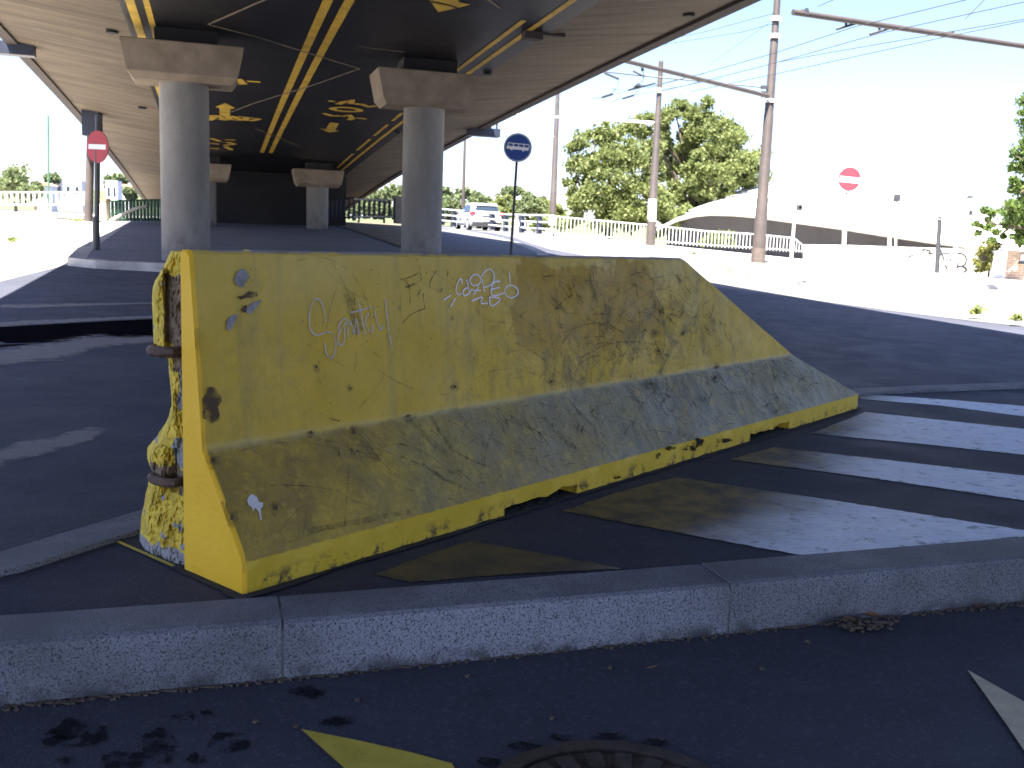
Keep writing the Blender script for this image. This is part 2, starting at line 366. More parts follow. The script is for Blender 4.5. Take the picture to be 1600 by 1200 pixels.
DARKM = mat_alpha('dark_marker', (0.06, 0.055, 0.04), 0.3, 0.6, 30, a=0.85)
SCUFF = mat_alpha('tyre_scuff', (0.06, 0.06, 0.05), 0.34, 0.72, 22, a=0.62)
SCUFF2 = mat_alpha('pale_scratch', (0.42, 0.40, 0.27), 0.36, 0.62, 26, a=0.7)
SMUDGE = mat_alpha('soft_smudge', (0.07, 0.065, 0.06), 0.3, 0.85, 60, a=0.6)
WHITEP = M('white_splat', (0.6, 0.58, 0.57), 0.1, 30, 0.6)
STAIN = mat_alpha('oily_stain', (0.008, 0.008, 0.010), 0.42, 0.56, 26, a=0.9)
def mat_stripe():
    g = G('worn_white_marking'); x, y, z = g.sep()
    ca, sa = math.cos(0.88525), math.sin(0.88525)
    d = g.ma('SUBTRACT', g.ma('MULTIPLY', g.ma('ADD', x, 0.6332), sa), g.ma('MULTIPLY', g.ma('SUBTRACT', y, 2.2429), ca))
    dd = g.ma('ADD', d, g.ma('MULTIPLY', g.ma('SUBTRACT', g.noise(6, 5), 0.5), 0.22))
    al_ = g.ma('ADD', g.ma('MULTIPLY', g.ma('ADD', x, 0.6332), ca), g.ma('MULTIPLY', g.ma('SUBTRACT', y, 2.2429), sa)); dd = g.ma('ADD', dd, g.ma('MULTIPLY', g.ma('MAXIMUM', g.ma('SUBTRACT', al_, 1.9), 0.0), 0.24))
    w = g.mix(g.ramp(g.noise(9, 5, 0.6), 0.3, 0.7), (0.70, 0.74, 0.84), (0.80, 0.84, 0.90))
    st = g.noise(1, 7, 0.8, g.map((12, 95, 1), (0, 0, R(25)))); w = g.mix(g.ramp(st, 0.51, 0.68, 0, 0.7), w, (0.12, 0.12, 0.125))
    w = g.mix(g.ramp(g.noise(16, 6, 0.7), 0.56, 0.66, 0, 0.7), w, (0.10, 0.10, 0.105))
    yy = g.mix(g.ramp(g.noise(7, 6, 0.7), 0.35, 0.65), (0.06, 0.05, 0.035), g.mix(g.ramp(y, 2.75, 3.0), (0.12, 0.088, 0.035), (0.22, 0.155, 0.042)))
    c = g.mix(g.ramp(dd, 0.42, 0.85, 1, 0), w, yy)
    g.bump(g.noise(120, 3), 0.4, 0.003)
    return g.out(c, 0.62, 0.4)
STRIPE = mat_stripe()
def mat_road_yellow():
    g = G('yellow_road_paint')
    c = g.mix(g.ramp(g.noise(14, 5, 0.6), 0.3, 0.7), (0.44, 0.34, 0.04), (0.56, 0.43, 0.06))
    c = g.mix(g.ramp(g.noise(40, 5, 0.7), 0.60, 0.68, 0, 0.9), c, (0.05, 0.05, 0.05))
    g.bump(g.noise(150, 3), 0.3, 0.003); return g.out(c, 0.6, 0.4)
YROAD = mat_road_yellow()
CASTI = M('cast_iron', (0.07, 0.055, 0.045), 0.4, 25, 0.6, metal=0.4, bump=0.5)
LEAFD = M('dry_leaf', (0.22, 0.12, 0.06), 0.35, 40, 0.8)
POLE = M('brown_pole_paint', (0.062, 0.050, 0.046), 0.2, 3, 0.55)
POLEL = M('pale_sleeve', (0.48, 0.47, 0.47), 0.1, 3, 0.6)
DSTEEL = M('dark_steel', (0.035, 0.038, 0.045), 0.2, 5, 0.5)
GALV = M('galvanised_steel', (0.50, 0.52, 0.52), 0.12, 6, 0.45, metal=0.2)
WIRE = M('wire', (0.05, 0.055, 0.06), 0.1, 4, 0.6, bump=0)
NAVY = M('navy_steel', (0.02, 0.025, 0.045), 0.2, 4, 0.5)
GREENF = M('green_fence_paint', (0.05, 0.12, 0.075), 0.2, 4, 0.6)
SIGNR = M('sign_red', (0.62, 0.035, 0.05), 0.08, 5, 0.45, bump=0)
SIGNW = M('sign_white', (0.8, 0.8, 0.8), 0.05, 5, 0.45, bump=0)
SIGNB = M('sign_blue', (0.010, 0.055, 0.26), 0.1, 5, 0.4, bump=0)
WHITE = M('white_concrete', (0.75, 0.74, 0.71), 0.07, 1, 0.8)
WALLG = M('grey_render', (0.085, 0.083, 0.095), 0.12, 0.8, 0.9, stretch=(1, 1, 0.3))
CREAM = M('cream_render', (0.62, 0.56, 0.46), 0.12, 2, 0.85)
ROOFT = M('clay_tiles', (0.42, 0.2, 0.12), 0.2, 3, 0.85)
BLACKP = M('black_spray_paint', (0.02, 0.02, 0.022), 0.2, 5, 0.6, bump=0)
REDP = M('red_spray_paint', (0.5, 0.06, 0.05), 0.2, 5, 0.6, bump=0)
BARK = M('bark', (0.085, 0.065, 0.05), 0.35, 5, 0.95, bump=0.6, stretch=(1, 1, 0.2), bdist=0.02)
CARP = M('silver_car_paint', (0.55, 0.55, 0.57), 0.03, 2, 0.3, 0.6, bump=0, metal=0.3)
CARGLASS = M('tinted_car_glass', (0.02, 0.03, 0.045), 0.1, 3, 0.08, 0.6, bump=0)
TYRE = M('tyre_rubber', (0.018, 0.018, 0.018), 0.2, 10, 0.85)
REDL = M('red_lamp_lens', (0.5, 0.02, 0.03), 0.1, 10, 0.25, bump=0)
PLAST = M('dark_bumper_plastic', (0.03, 0.03, 0.032), 0.15, 10, 0.6)
CARB = M('dark_blue_car_paint', (0.03, 0.05, 0.1), 0.05, 2, 0.3, 0.6, bump=0)
def mat_brick():
    g = G('old_brick'); k = g.n.new('ShaderNodeTexBrick'); g.l.new(g.map((1, 1, 1), (R(90), 0, 0)), k.inputs['Vector'])
    k.inputs['Color1'].default_value = (0.36, 0.22, 0.15, 1); k.inputs['Color2'].default_value = (0.45, 0.3, 0.2, 1); k.inputs['Mortar'].default_value = (0.5, 0.46, 0.4, 1)
    k.inputs['Scale'].default_value = 1.0; k.inputs['Brick Width'].default_value = 0.22; k.inputs['Row Height'].default_value = 0.075; k.inputs['Mortar Size'].default_value = 0.012
    return g.out(k.outputs['Color'], 0.9, 0.3)
BRICK = mat_brick()
def mat_leaf(name, a, b, tr=0.35):
    g = G(name); geo = g.n.new('ShaderNodeNewGeometry'); rnd = geo.outputs['Random Per Island']
    c = g.mix(rnd, a, b); g.out(c, 0.55, 0.35)
    t = g.n.new('ShaderNodeBsdfTranslucent'); g.l.new(g.mix(rnd, mul(a, 1.6), mul(b, 1.6)), t.inputs['Color'])
    mx = g.n.new('ShaderNodeMixShader'); mx.inputs[0].default_value = tr
    g.l.new(g.b.outputs[0], mx.inputs[1]); g.l.new(t.outputs[0], mx.inputs[2]); g.l.new(mx.outputs[0], g.n['Material Output'].inputs['Surface'])
    return g.m
LEAF1 = mat_leaf('poplar_leaf', (0.085, 0.115, 0.034), (0.19, 0.21, 0.075), 0.42)
LEAF2 = mat_leaf('maple_leaf', (0.045, 0.085, 0.018), (0.12, 0.17, 0.04))
LEAF3 = mat_leaf('hazy_leaf', (0.085, 0.12, 0.05), (0.17, 0.20, 0.09))
LEAF4 = mat_leaf('yellow_shrub_leaf', (0.10, 0.13, 0.035), (0.19, 0.21, 0.07))
LEAF5 = mat_leaf('ivy_leaf', (0.09, 0.12, 0.03), (0.22, 0.20, 0.06))

# ------------------------------------------------------------------ ground
mb = MB()
xs = [-260, -160, -100, -70, -50, -40] + [-34 + 2 * i for i in range(39)] + [50, 60, 75, 100, 160, 260]
ys = [-120, -60, -30, -15, -5] + [-2 + i * 1.5 for i in range(48)] + [75, 85, 100, 130, 180, 260, 420]
for y_ in ys:
    for x_ in xs: mb.v.append(Vector((x_, y_, terr(x_, y_))))
nx = len(xs)
for j in range(len(ys) - 1):
    for i in range(nx - 1): mb.f.append((j * nx + i, j * nx + i + 1, (j + 1) * nx + i + 1, (j + 1) * nx + i)); mb.mi.append(0)
road = mb.build('road', ASPH, smooth=True); tag(road, 'dark asphalt road running under and beside the overpass', None, kind='structure')

def polyline_off(pts, d):
    """shift a plan polyline sideways by d (left positive)"""
    out = []
    for i, p in enumerate(pts):
        a = Vector(pts[max(i - 1, 0)]); b = Vector(pts[min(i + 1, len(pts) - 1)]); t = (b - a).normalized()
        out.append((p[0] - t.y * d, p[1] + t.x * d))
    return out
def arc_resample(pts, L, start=0.0):
    """cut a plan polyline into lengths of L; returns list of sub-polylines"""
    P = [Vector(p) for p in pts]; segs = []; cur = [P[0]]; left = start if start > 0 else L
    for a, b in zip(P[:-1], P[1:]):
        d = (b - a).length; u = 0.0
        while d - u > left:
            u += left; q = a.lerp(b, u / d); cur.append(q); segs.append(cur); cur = [q]; left = L
        left -= d - u; cur.append(b)
    if (cur[-1] - cur[0]).length > 0.05: segs.append(cur)
    return segs
def kerb(parent, pts, width, L, top, bot, mat, start=0.0, gap=0.006, bev=0.012, side=1):
    """kerb stones along a plan polyline (outer edge); side=+1: stone lies to the left"""
    base = offset_of(parent)
    mo = [Vector((p[0], p[1])) for p in pts]; mi_ = [Vector(q) for q in polyline_off(pts, width * side)]; rings = []
    for o_, i_ in zip(mo, mi_):
        u = (i_ - o_).normalized(); a_, b_ = o_ + u * 0.005, o_ + u * (width - 0.006); zt = top(o_) - 0.003; zb = bot(o_) - 0.06; c_ = o_ + u * (0.005 + bev)
        rings.append([Vector((a_.x, a_.y, zb)), Vector((a_.x, a_.y, zt - bev)), Vector((c_.x, c_.y, zt)), Vector((b_.x, b_.y, zt)), Vector((b_.x, b_.y, zb))])
    k = MB(); k.loft(rings); k.build('mortar_joint', MORT, parent)
    for sg in arc_resample(pts, L, start):
        P = [Vector((p[0], p[1])) for p in sg]
        t0 = (P[1] - P[0]).normalized(); P[0] = P[0] + t0 * gap / 2
        t1 = (P[-1] - P[-2]).normalized(); P[-1] = P[-1] - t1 * gap / 2
        inn = [Vector(q) for q in polyline_off([tuple(p) for p in P], width * side)]
        rings = []
        jz = random.uniform(-0.003, 0.003)
        for o_, i_ in zip(P, inn):
            u = (i_ - o_).normalized(); zt = top(o_) + jz; zb = bot(o_) - 0.06
            def q(d, z): return Vector((o_.x + u.x * d, o_.y + u.y * d, z))
            rings.append([q(0, zb), q(0.004, zt - bev), q(bev * 0.35, zt - bev * 0.35), q(bev, zt), q(width - 0.003, zt + 0.001), q(width - 0.003, zb)])
        k = MB(); k.loft(rings); k.build('kerb_stone', mat, parent)

# --- the traffic island the barrier stands on (top at z = 0)
front = [(-2.3, 1.60), (-1.65, 1.74), (-1.06, 1.885), (-0.49, 2.062), (0.06, 2.24), (0.615, 2.425), (1.55, 2.745), (2.4, 3.10), (4.5, 4.1), (9.0, 6.6)]
back = [(9.0, 9.0), (5.0, 7.45), (3.58, 6.78), (2.75, 6.42), (2.2, 6.17), (0.9, 5.25), (-0.35, 3.9), (-0.85, 3.3), (-1.14, 2.9), (-1.26, 2.66), (-1.36, 2.45), (-1.75, 2.0), (-2.3, 1.60)]
isl = thing('traffic_island', (0, 0, 0), 'raised traffic island under the yellow barrier', None); isl['kind'] = 'structure'
KW = 0.165
poly = polyline_off(front, KW)[1:] + polyline_off(back, KW)[:-2]
io = sheet('island_surface', poly, 0, ASPH_I, isl, flat=-0.016)
kerb(isl, front, KW, 1.145, lambda p: 0.0, lambda p: -0.14, GRAN, start=(Vector(front[0]) - Vector(front[1])).length + 1.20, bev=0.018)
kerb(isl, back, KW, 1.0, lambda p: 0.0, lambda p: -0.14, GRAN, bev=0.014)
# joint line between kerb and asphalt
jp = polyline_off(front, KW + 0.002); jq = polyline_off(front, KW + 0.012)
k = MB()
for i in range(1, len(jp) - 2):
    k.add([(*jp[i], -0.0145), (*jp[i + 1], -0.0145), (*jq[i + 1], -0.0145), (*jq[i], -0.0145)], [(0, 1, 2, 3)])
k.build('dirt_joint', JOINT, isl)
# painted stripes
def PZ(pts, z=0.0): return [pz(x, y, z) for x, y in pts]
stripes = [
    [(1342, 612), (1480, 621), (1640, 634), (1900, 655), (1900, 680), (1600, 647), (1470, 630), (1344, 620)],
    [(1352, 640), (1600, 666), (1900, 700), (1900, 748), (1600, 706), (1440, 689), (1268, 673)],
    [(1210, 694), (1600, 738), (1900, 775), (1900, 822), (1600, 776), (1360, 741), (1140, 713)],
    [(1056, 740), (1330, 780), (1600, 822), (1700, 828), (1600, 839.5), (1430, 850), (1258, 861), (1100, 833), (880, 792), (960, 765)],
    [(735, 838), (850, 858), (972, 881), (800, 889), (640, 902), (585, 890), (660, 862)],
]
for i, sp in enumerate(stripes):
    P = PZ(sp, 0.0); Q = []
    for a, b in zip(P, P[1:] + P[:1]):
        nn = max(1, int((b - a).length / 0.012)); sd = (b - a).normalized().orthogonal()
        sd = Vector((-(b - a).y, (b - a).x, 0)).normalized()
        for j in range(nn):
            q = a.lerp(b, j / nn); Q.append(q + sd * (0.006 * noise.noise(q * 30) + 0.004 * noise.noise(q * 110)))
    k = MB(); k.add([(p.x, p.y, -0.0135) for p in Q], [tuple(range(len(Q)))])
    o = k.build('painted_stripe', STRIPE, isl)
    if i == 4: o['label'] = 'faded ochre stripe beside the near end of the barrier'
# yellow drip line left on the ground where the broken end once stood, and its dark gap
def bloc(x, y, z=0.0):
    c, s_ = math.cos(0.88525), math.sin(0.88525); return Vector((-0.63324 + x * c - y * s_, 2.24289 + x * s_ + y * c, z - 0.0125))
k = MB(); k.add([bloc(-0.012, 0.30, 0.001), bloc(-0.012, 0.585, 0.001), bloc(0.0, 0.585, 0.001), bloc(0.0, 0.30, 0.001)], [(0, 1, 2, 3)]); k.build('paint_edge', YROAD, isl)
k = MB(); k.add([bloc(0.0, 0.0, 0.0003), bloc(0.0, 0.60, 0.0003), bloc(0.25, 0.60, 0.0003), bloc(0.25, -0.02, 0.0003), bloc(-.02, -0.03, .0003), bloc(-.02, .25, .0003)], [(0, 4, 5), (0, 5, 1, 2, 3)]); k.build('dirt_patch', JOINT, isl)
k = MB()
pts = []
for i in range(60):
    x_ = -0.03 + 4.2 * i / 59; w_ = 0.022 + 0.02 * noise.noise(Vector((x_ * 5, 0, 0))) + .012 * noise.noise(Vector((x_ * 23, 3, 0)))
    pts.append((x_, -max(0.006, w_)))
ring = [bloc(a, b, 0.0012) for a, b in pts] + [bloc(a, 0.05, 0.0012) for a, b in pts[::-1]]
n_ = len(pts)
k.add(ring, [(i, i + 1, 2 * n_ - 2 - i, 2 * n_ - 1 - i) for i in range(n_ - 1)]); k.build('dirt_line', JOINT, isl)

# --- near road markings, stains, manhole
ZR = -0.14
def tz(p): return terr(p.x, p.y)
def road_poly(name, pxs, mat, dz=0.004, label=None, jag=0.0):
    P = [pg(x, y) for x, y in pxs]
    k = MB(); k.add([(p.x, p.y, tz(p) + dz) for p in P], [tuple(range(len(P)))]); o = k.build(name, mat, road)
    if label: o['label'] = label
    return o
road_poly('yellow_arrowhead', [(470, 1142), (560, 1163), (640, 1181), (706, 1198), (760, 1290), (640, 1290), (560, 1225)], YROAD)
road_poly('yellow_arrowhead', [(1511, 1051), (1600, 1100), (1700, 1158), (1720, 1260), (1640, 1240), (1575, 1140)], M('faded_cream_paint', (0.52, 0.46, 0.30), 0.2, 14, 0.65), label='faded cream arrowhead at the right')
def blob(cx, cy, rx, ry, seed, n=26, rough=0.35):
    out = []
    for i in range(n):
        a = 2 * math.pi * i / n; k_ = 1 + rough * noise.noise(Vector((math.cos(a) * 1.7 + seed * 7.3, math.sin(a) * 1.7, seed))) + 0.12 * noise.noise(Vector((math.cos(a) * 6, math.sin(a) * 6, seed * 3)))
        out.append((cx + rx * k_ * math.cos(a), cy + ry * k_ * math.sin(a)))
    return out
for i, (cx, cy, rx, ry) in enumerate([(125, 1150, 42, 22), (85, 1160, 22, 12), (250, 1170, 26, 26), (195, 1192, 38, 16), (360, 1163, 32, 17), (285, 1123, 20, 10), (323, 1117, 9, 4), (478, 1086, 28, 11), (530, 1131, 28, 8), (105, 1196, 18, 9), (307, 1190, 14, 9)]):
    k = MB(); P = [pg(x, y) for x, y in blob(cx, cy, rx, ry, i + 1)]
    k.add([(p.x, p.y, tz(p) + 0.003) for p in P], [tuple(range(len(P)))]); k.build('oil_stain', STAIN, road)
mh = pz(940, 1173, ZR); mc = Vector((mh.x + 0.01, mh.y - 0.245, terr(mh.x, mh.y - 0.245) + 0.002))
man = thing('manhole_cover', mc, 'rusty round iron manhole cover at the bottom edge of the road', 'manhole cover')
k = MB()
for r0, r1, z0, z1 in ((0.235, 0.265, 0.008, 0.008),):
    n_ = 48
    v = []
    for i in range(n_):
        a = 2 * math.pi * i / n_; c_, s_ = math.cos(a), math.sin(a)
        v += [mc + Vector((r0 * c_, r0 * s_, 0.0)), mc + Vector((r0 * c_, r0 * s_, 0.009)), mc + Vector((r1 * c_, r1 * s_, 0.009)), mc + Vector((r1 * c_, r1 * s_, -0.01))]
    k.add(v, [(4 * i + j, 4 * ((i + 1) % n_) + j, 4 * ((i + 1) % n_) + j + 1, 4 * i + j + 1) for i in range(n_) for j in range(3)])
k.build('frame', CASTI, man)
k = MB(); n_ = 40; k.add([mc + Vector((0.228 * math.cos(2 * math.pi * i / n_), 0.228 * math.sin(2 * math.pi * i / n_), 0.0035)) for i in range(n_)], [tuple(range(n_))]); k.build('lid', CASTI, man)
k = MB()
for i in range(22):
    a = 2 * math.pi * i / 22; k.box(mc + Vector((0.195 * math.cos(a), 0.195 * math.sin(a), 0.006)), (0.045, 0.032, 0.008), a)
for i in range(12):
    a = 2 * math.pi * i / 12; k.box(mc + Vector((0.135 * math.cos(a), 0.135 * math.sin(a), 0.006)), (0.04, 0.03, 0.008), a)
k.build('tread_blocks', CASTI, man)
for i in range(5):   # broken asphalt collar
    a = R(70 + 18 * i); k = MB(); P = [mc + Vector((0.29 * math.cos(a) + q[0], 0.29 * math.sin(a) + q[1], 0.0035)) for q in blob(0, 0, 0.035, 0.014, i + 40, 14, 0.5)]
    k.add(P, [tuple(range(14))]); k.build('dirt_patch', STAIN, man)

# --- left: dust patches, near-black strip and pale lines across the shaded road
def mat_fade(name, c, amt):
    g = G(name); at_ = g.n.new('ShaderNodeAttribute'); at_.attribute_name = 'fade'
    a = g.ma('ADD', at_.outputs['Fac'], g.ma('MULTIPLY', g.ma('SUBTRACT', g.noise(5, 6, 0.65, g.map((1, 2.5, 1))), 0.5), 1.5))
    g.set(g.b.inputs['Alpha'], g.ma('MULTIPLY', g.ramp(a, 0.25, 0.85), amt)); return g.out(c, 0.95, 0.1)
SANDF = mat_fade('dusty_sand_film', (0.36, 0.33, 0.30), 0.62)
def strip_px(name, upper, lower, mat, dz):
    U_ = [pg(x, y) for x, y in upper]; L_ = [pg(x, y) for x, y in lower]
    rows = 7; k = MB(); n_ = len(U_); fade = []
    for r in range(rows):
        f = r / (rows - 1); f = f if mat is NBLACK else -0.25 + 1.5 * f
        for i, (a, b) in enumerate(zip(U_, L_)):
            q = a.lerp(b, f); k.v.append(Vector((q.x, q.y, tz(q) + dz))); fade.append((1 - abs(2 * r / (rows - 1) - 1) ** 1.5) * (0.25 if i in (n_ - 1,) else 1))
    for r in range(rows - 1):
        for i in range(n_ - 1): k.f.append((r * n_ + i, r * n_ + i + 1, (r + 1) * n_ + i + 1, (r + 1) * n_ + i)); k.mi.append(0)
    o = k.build(name, mat, road, fix=False); at_ = o.data.attributes.new('fade', 'FLOAT', 'POINT'); at_.data.foreach_set('value', fade); return o
strip_px('dark_strip', [(-300, 522), (0, 512), (80, 507), (160, 503), (240, 499), (330, 496), (480, 489), (640, 482)], [(-300, 556), (0, 544), (80, 536), (160, 530), (240, 527), (330, 524), (480, 506), (640, 488)], NBLACK, 0.004)  # flat near-black band across the left road
strip_px('pale_line', [(-300, 522), (-100, 509), (0, 504), (80, 501), (160, 497), (240, 494), (330, 491), (480, 484), (640, 477)], [(-300, 531), (-100, 518), (0, 512), (80, 508), (160, 503), (240, 499.5), (330, 496), (480, 489), (640, 482)], SANDF, 0.008)
strip_px('pale_line', [(-200, 484), (0, 477), (80, 475), (160, 474), (240, 473), (330, 472)], [(-200, 490), (0, 482), (40, 483), (80, 481), (160, 478), (240, 476), (330, 475)], SANDF, 0.004)
strip_px('dust_patch', [(-300, 560), (0, 547), (40, 540), (80, 536), (120, 529), (150, 524), (180, 527), (240, 526), (330, 523)], [(-300, 590), (0, 572), (40, 570), (80, 566), (120, 558), (150, 547), (180, 542), (240, 537), (330, 530)], SANDF, 0.008)
strip_px('dust_patch', [(-200, 750), (0, 704), (40, 690), (80, 686), (110, 676), (140, 667), (178, 669)], [(-200, 790), (0, 729), (40, 719), (80, 708), (110, 699), (140, 690), (182, 674)], SANDF, 0.004)

# --- underpass island with the piers
ul = [pg(111, 412), pg(60, 345)]
front2 = [(-16.0, 37.5), (-12.5, 30.0), (-8.6, 19.0), (-7.55, 16.3), (-6.9, 15.9), (-5.2, 15.6), (-3.2, 15.8), (-1.2, 16.9), (0.1, 18.8), (0.75, 21.5), (0.80, 24.5), (0.45, 28.0), (-0.6, 34.0), (-2.5, 42.0)]
und = thing('underpass_pavement', (0, 0, 0), 'paved island between and behind the overpass piers', None); und['kind'] = 'structure'
inner2 = polyline_off(front2, 0.3)
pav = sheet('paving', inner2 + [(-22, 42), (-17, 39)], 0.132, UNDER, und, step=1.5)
kerb(und, front2, 0.3, 1.2, lambda p: terr(p.x, p.y) + 0.14, lambda p: terr(p.x, p.y), GRAN2)
# rough earth verge right of the underpass floor
vg = sheet('verge', [tuple(pg(x, y, 0.14).xy) for x, y in [(497, 347), (545, 343), (625, 343), (640, 392), (632, 388), (560, 363)]], 0.16, EARTH, None, step=1.0)
tag(vg, 'bare earth verge behind the right pier', None, kind='structure')
fc = sheet('sunlit_ground', [tuple(pg(x, y).xy) for x, y in [(116, 411), (60, 425), (0, 440), (-120, 470), (-400, 520)]] + [(-40, 14), (-60, 40), (-40, 70), (-14, 70), (-15, 40), (-12.6, 30.2), (-8.7, 19.1)], 0.004, PAVE, None, step=2.0)  # pale sheet up to the shadow edge: sunlight put into the ground colour
tag(fc, 'ground left of the overpass, paled to stand in for sunlight', None, kind='structure')
sr = sheet('side_road', [tuple(pg(x, y).xy) for x, y in [(2300, 590), (1750, 530), (1600, 511), (1480, 497), (1400, 487), (1300, 473.5), (1230, 464), (1130, 451), (1000, 426), (915, 400), (860, 390), (800, 371), (700, 350)]] + [(-6, 70), (6, 70), (30, 40), (34, 20)], 0.004, ASPH_P, None, step=2.0)  # paler asphalt copy from the shadow edge on, sunlight put into its colour
tag(sr, 'sunlit side road, its asphalt whitened to stand in for sunlight', None, kind='structure')
# --- right pavement
edge_r = [pg(790, 357), pg(900, 376), pg(1000, 392), pg(1080, 408), pg(1132, 425), pg(1190, 441), pg(1225, 447), pg(1252, 450), pg(1310, 449), pg(1480, 453), pg(1700, 458), pg(2200, 470)]
edge_r = [(p.x, p.y) for p in edge_r]
rp = thing('pavement', (0, 0, 0), 'sunlit pale pavement along the right side road', None); rp['kind'] = 'structure'
sheet('paving', polyline_off(edge_r, 0.16) + [(60, edge_r[-1][1] + 10), (60, 60), (5, 60)], 0.137, PAVE, rp, step=2.0)
kerb(rp, edge_r, 0.16, 1.0, lambda p: terr(p.x, p.y) + 0.14, lambda p: terr(p.x, p.y), GRAN2)
edge_s = [tuple(pg(x, y).xy) for x, y in [(1700, 466), (1485, 463), (1481, 472), (1540, 484), (1640, 497), (1900, 520)]]
sp_ = thing('splitter_island', (0, 0, 0), 'small raised kerb corner at the right edge of the sunlit road', None); sp_['kind'] = 'structure'
kerb(sp_, edge_s, 0.15, 0.9, lambda p: terr(p.x, p.y) + 0.14, lambda p: terr(p.x, p.y), GRAN2)
sheet('paving', polyline_off(edge_s, 0.15), 0.136, PAVE, sp_, step=2)

# ------------------------------------------------------------------ overpass
NC, NB, NO = 1.92, 3.24, 5.73
S0, S1 = -60.0, 62.0
ov = thing('overpass', (0, 0, 0), 'long concrete road overpass with black painted soffit', 'bridge')
SS = [S0, -40, -20, -8] + [-4 + 2 * i for i in range(34)]
k = MB(); k.loft([[B(NC - NB, s), B(NC + NB, s)] for s in SS], cap=False, closed=False); sf = k.build('soffit', SOFF, ov)
for sg in (-1, 1):
    k = MB(); k.loft([[B(NC + sg * NB, s), B(NC + sg * (NO - 0.2), s, 0.31)] for s in SS], cap=False, closed=False); k.build('side_wing', BRC, ov)
    k = MB(); k.loft([[B(NC + sg * (NO - 0.2), s, 0.26), B(NC + sg * NO, s, 0.25), B(NC + sg * (NO + 0.01), s, 0.36), B(NC + sg * (NO - 0.2), s, 0.37)] for s in SS]); k.build('edge_beam', EDGE, ov)
    k = MB(); k.loft([[B(NC + sg * (NO - 0.25), s, 0.375), B(NC + sg * (NO - 0.02), s, 0.375), B(NC + sg * (NO - 0.02), s, 1.15), B(NC + sg * (NO - 0.2), s, 1.15)] for s in SS]); k.build('parapet', DECKT, ov)
k = MB(); k.loft([[B(NC - NO + 0.21, s, 0.45), B(NC + NO - 0.21, s, 0.45)] for s in SS], cap=False, closed=False); k.build('deck_top', DECKT, ov)
# abutment
k = MB(); a = B(NC - NB - 0.1, 41, 0.0); b = B(NC + NB + 0.1, 41, 0.0)
k.prism([Vector((a.x, a.y, 0.5)), Vector((b.x, b.y, 0.5)), Vector((b.x, b.y, soff(41) + 0.1)), Vector((a.x, a.y, soff(41) + 0.1))], DV * 1.0); k.build('abutment_wall', SOFF, ov)
def soff_strip(name, pxL, pxR, mat, dz=-0.006, parent=ov):
    pass
def band(name, n0, n1, s0, s1, mat, dz=-0.006, k=None):
    q = [s0 + (s1 - s0) * i / max(1, int((s1 - s0) / 1.5)) for i in range(int((s1 - s0) / 1.5) + 1)] if s1 - s0 > 1.5 else [s0, s1]
    k = MB(); k.loft([[B(n0, s, dz), B(n1, s, dz)] for s in q], cap=False, closed=False); return k.build(name, mat, ov)
def soff_poly(name, pxs, mat, dz=-0.006):
    P = [B(*ps(x, y, dz), dz) for x, y in pxs]; k = MB(); k.add(P, [tuple(range(len(P)))]); return k.build(name, mat, ov)
def soff_line(name, pxs, w, mat, dz=-0.009):
    Q = [ps(x, y, dz) for x, y in pxs]; L = polyline_off(Q, w / 2); Rr = polyline_off(Q, -w / 2)
    k = MB()
    for i in range(len(Q) - 1): k.add([B(*L[i], dz), B(*L[i + 1], dz), B(*Rr[i + 1], dz), B(*Rr[i], dz)], [(0, 1, 2, 3)])
    return k.build(name, mat, ov)
band('painted_line', 1.52, 1.66, S0, 34.8, YLINE); band('painted_line', 1.81, 1.95, S0, 34.8, YLINE)
band('painted_line', -1.22, -1.09, S0, 36, YLINE); band('painted_line', -0.97, -0.88, S0, 36, YLINE)
band('painted_line', 4.75, 4.85, S0, 39, YLINE)
s_ = -40.0
while s_ < 15: band('painted_line', 4.48, 4.57, s_, s_ + 2.6, YLINE); s_ += 4.2
for a, b in ((15.3, 18.9), (24.6, 26.0), (26.7, 29.1), (29.8, 32.7), (33.6, 38)): band('painted_line', 4.48, 4.57, a, b, YLINE)
for pl in ([(325, 38), (430, -8)], [(325, 38), (400, 57), (480, 82), (562, 107)], [(562, 107), (480, 136), (400, 160), (358, 176)], [(400, 201), (450, 221), (472, 229)], [(632, 81), (600, 77), (560, 72)], [(600, 192), (660, 200)], [(750, -10), (782, 13)], [(672, 2), (704, 9), (730, 17)]):
    soff_line('joint_line', pl, 0.05, PALEL if pl[0] != (672, 2) else SOFF, -0.012 if pl[0] == (672, 2) else -0.009)
soff_poly('painted_arrow', [(664, -14), (671, 0), (685, 19), (708, 13.5), (718, 11.5), (736, 6.5), (717, 3), (712, -14)], YLINE)
soff_poly('painted_arrow', [(352, 161), (368, 169), (360, 170), (359, 181), (343, 180), (343, 169), (336, 167)], YLINE)
soff_poly('painted_arrow', [(516, 191), (530, 193), (523.5, 203), (531, 204.5), (514, 207), (498, 200), (509, 202)], YLINE)
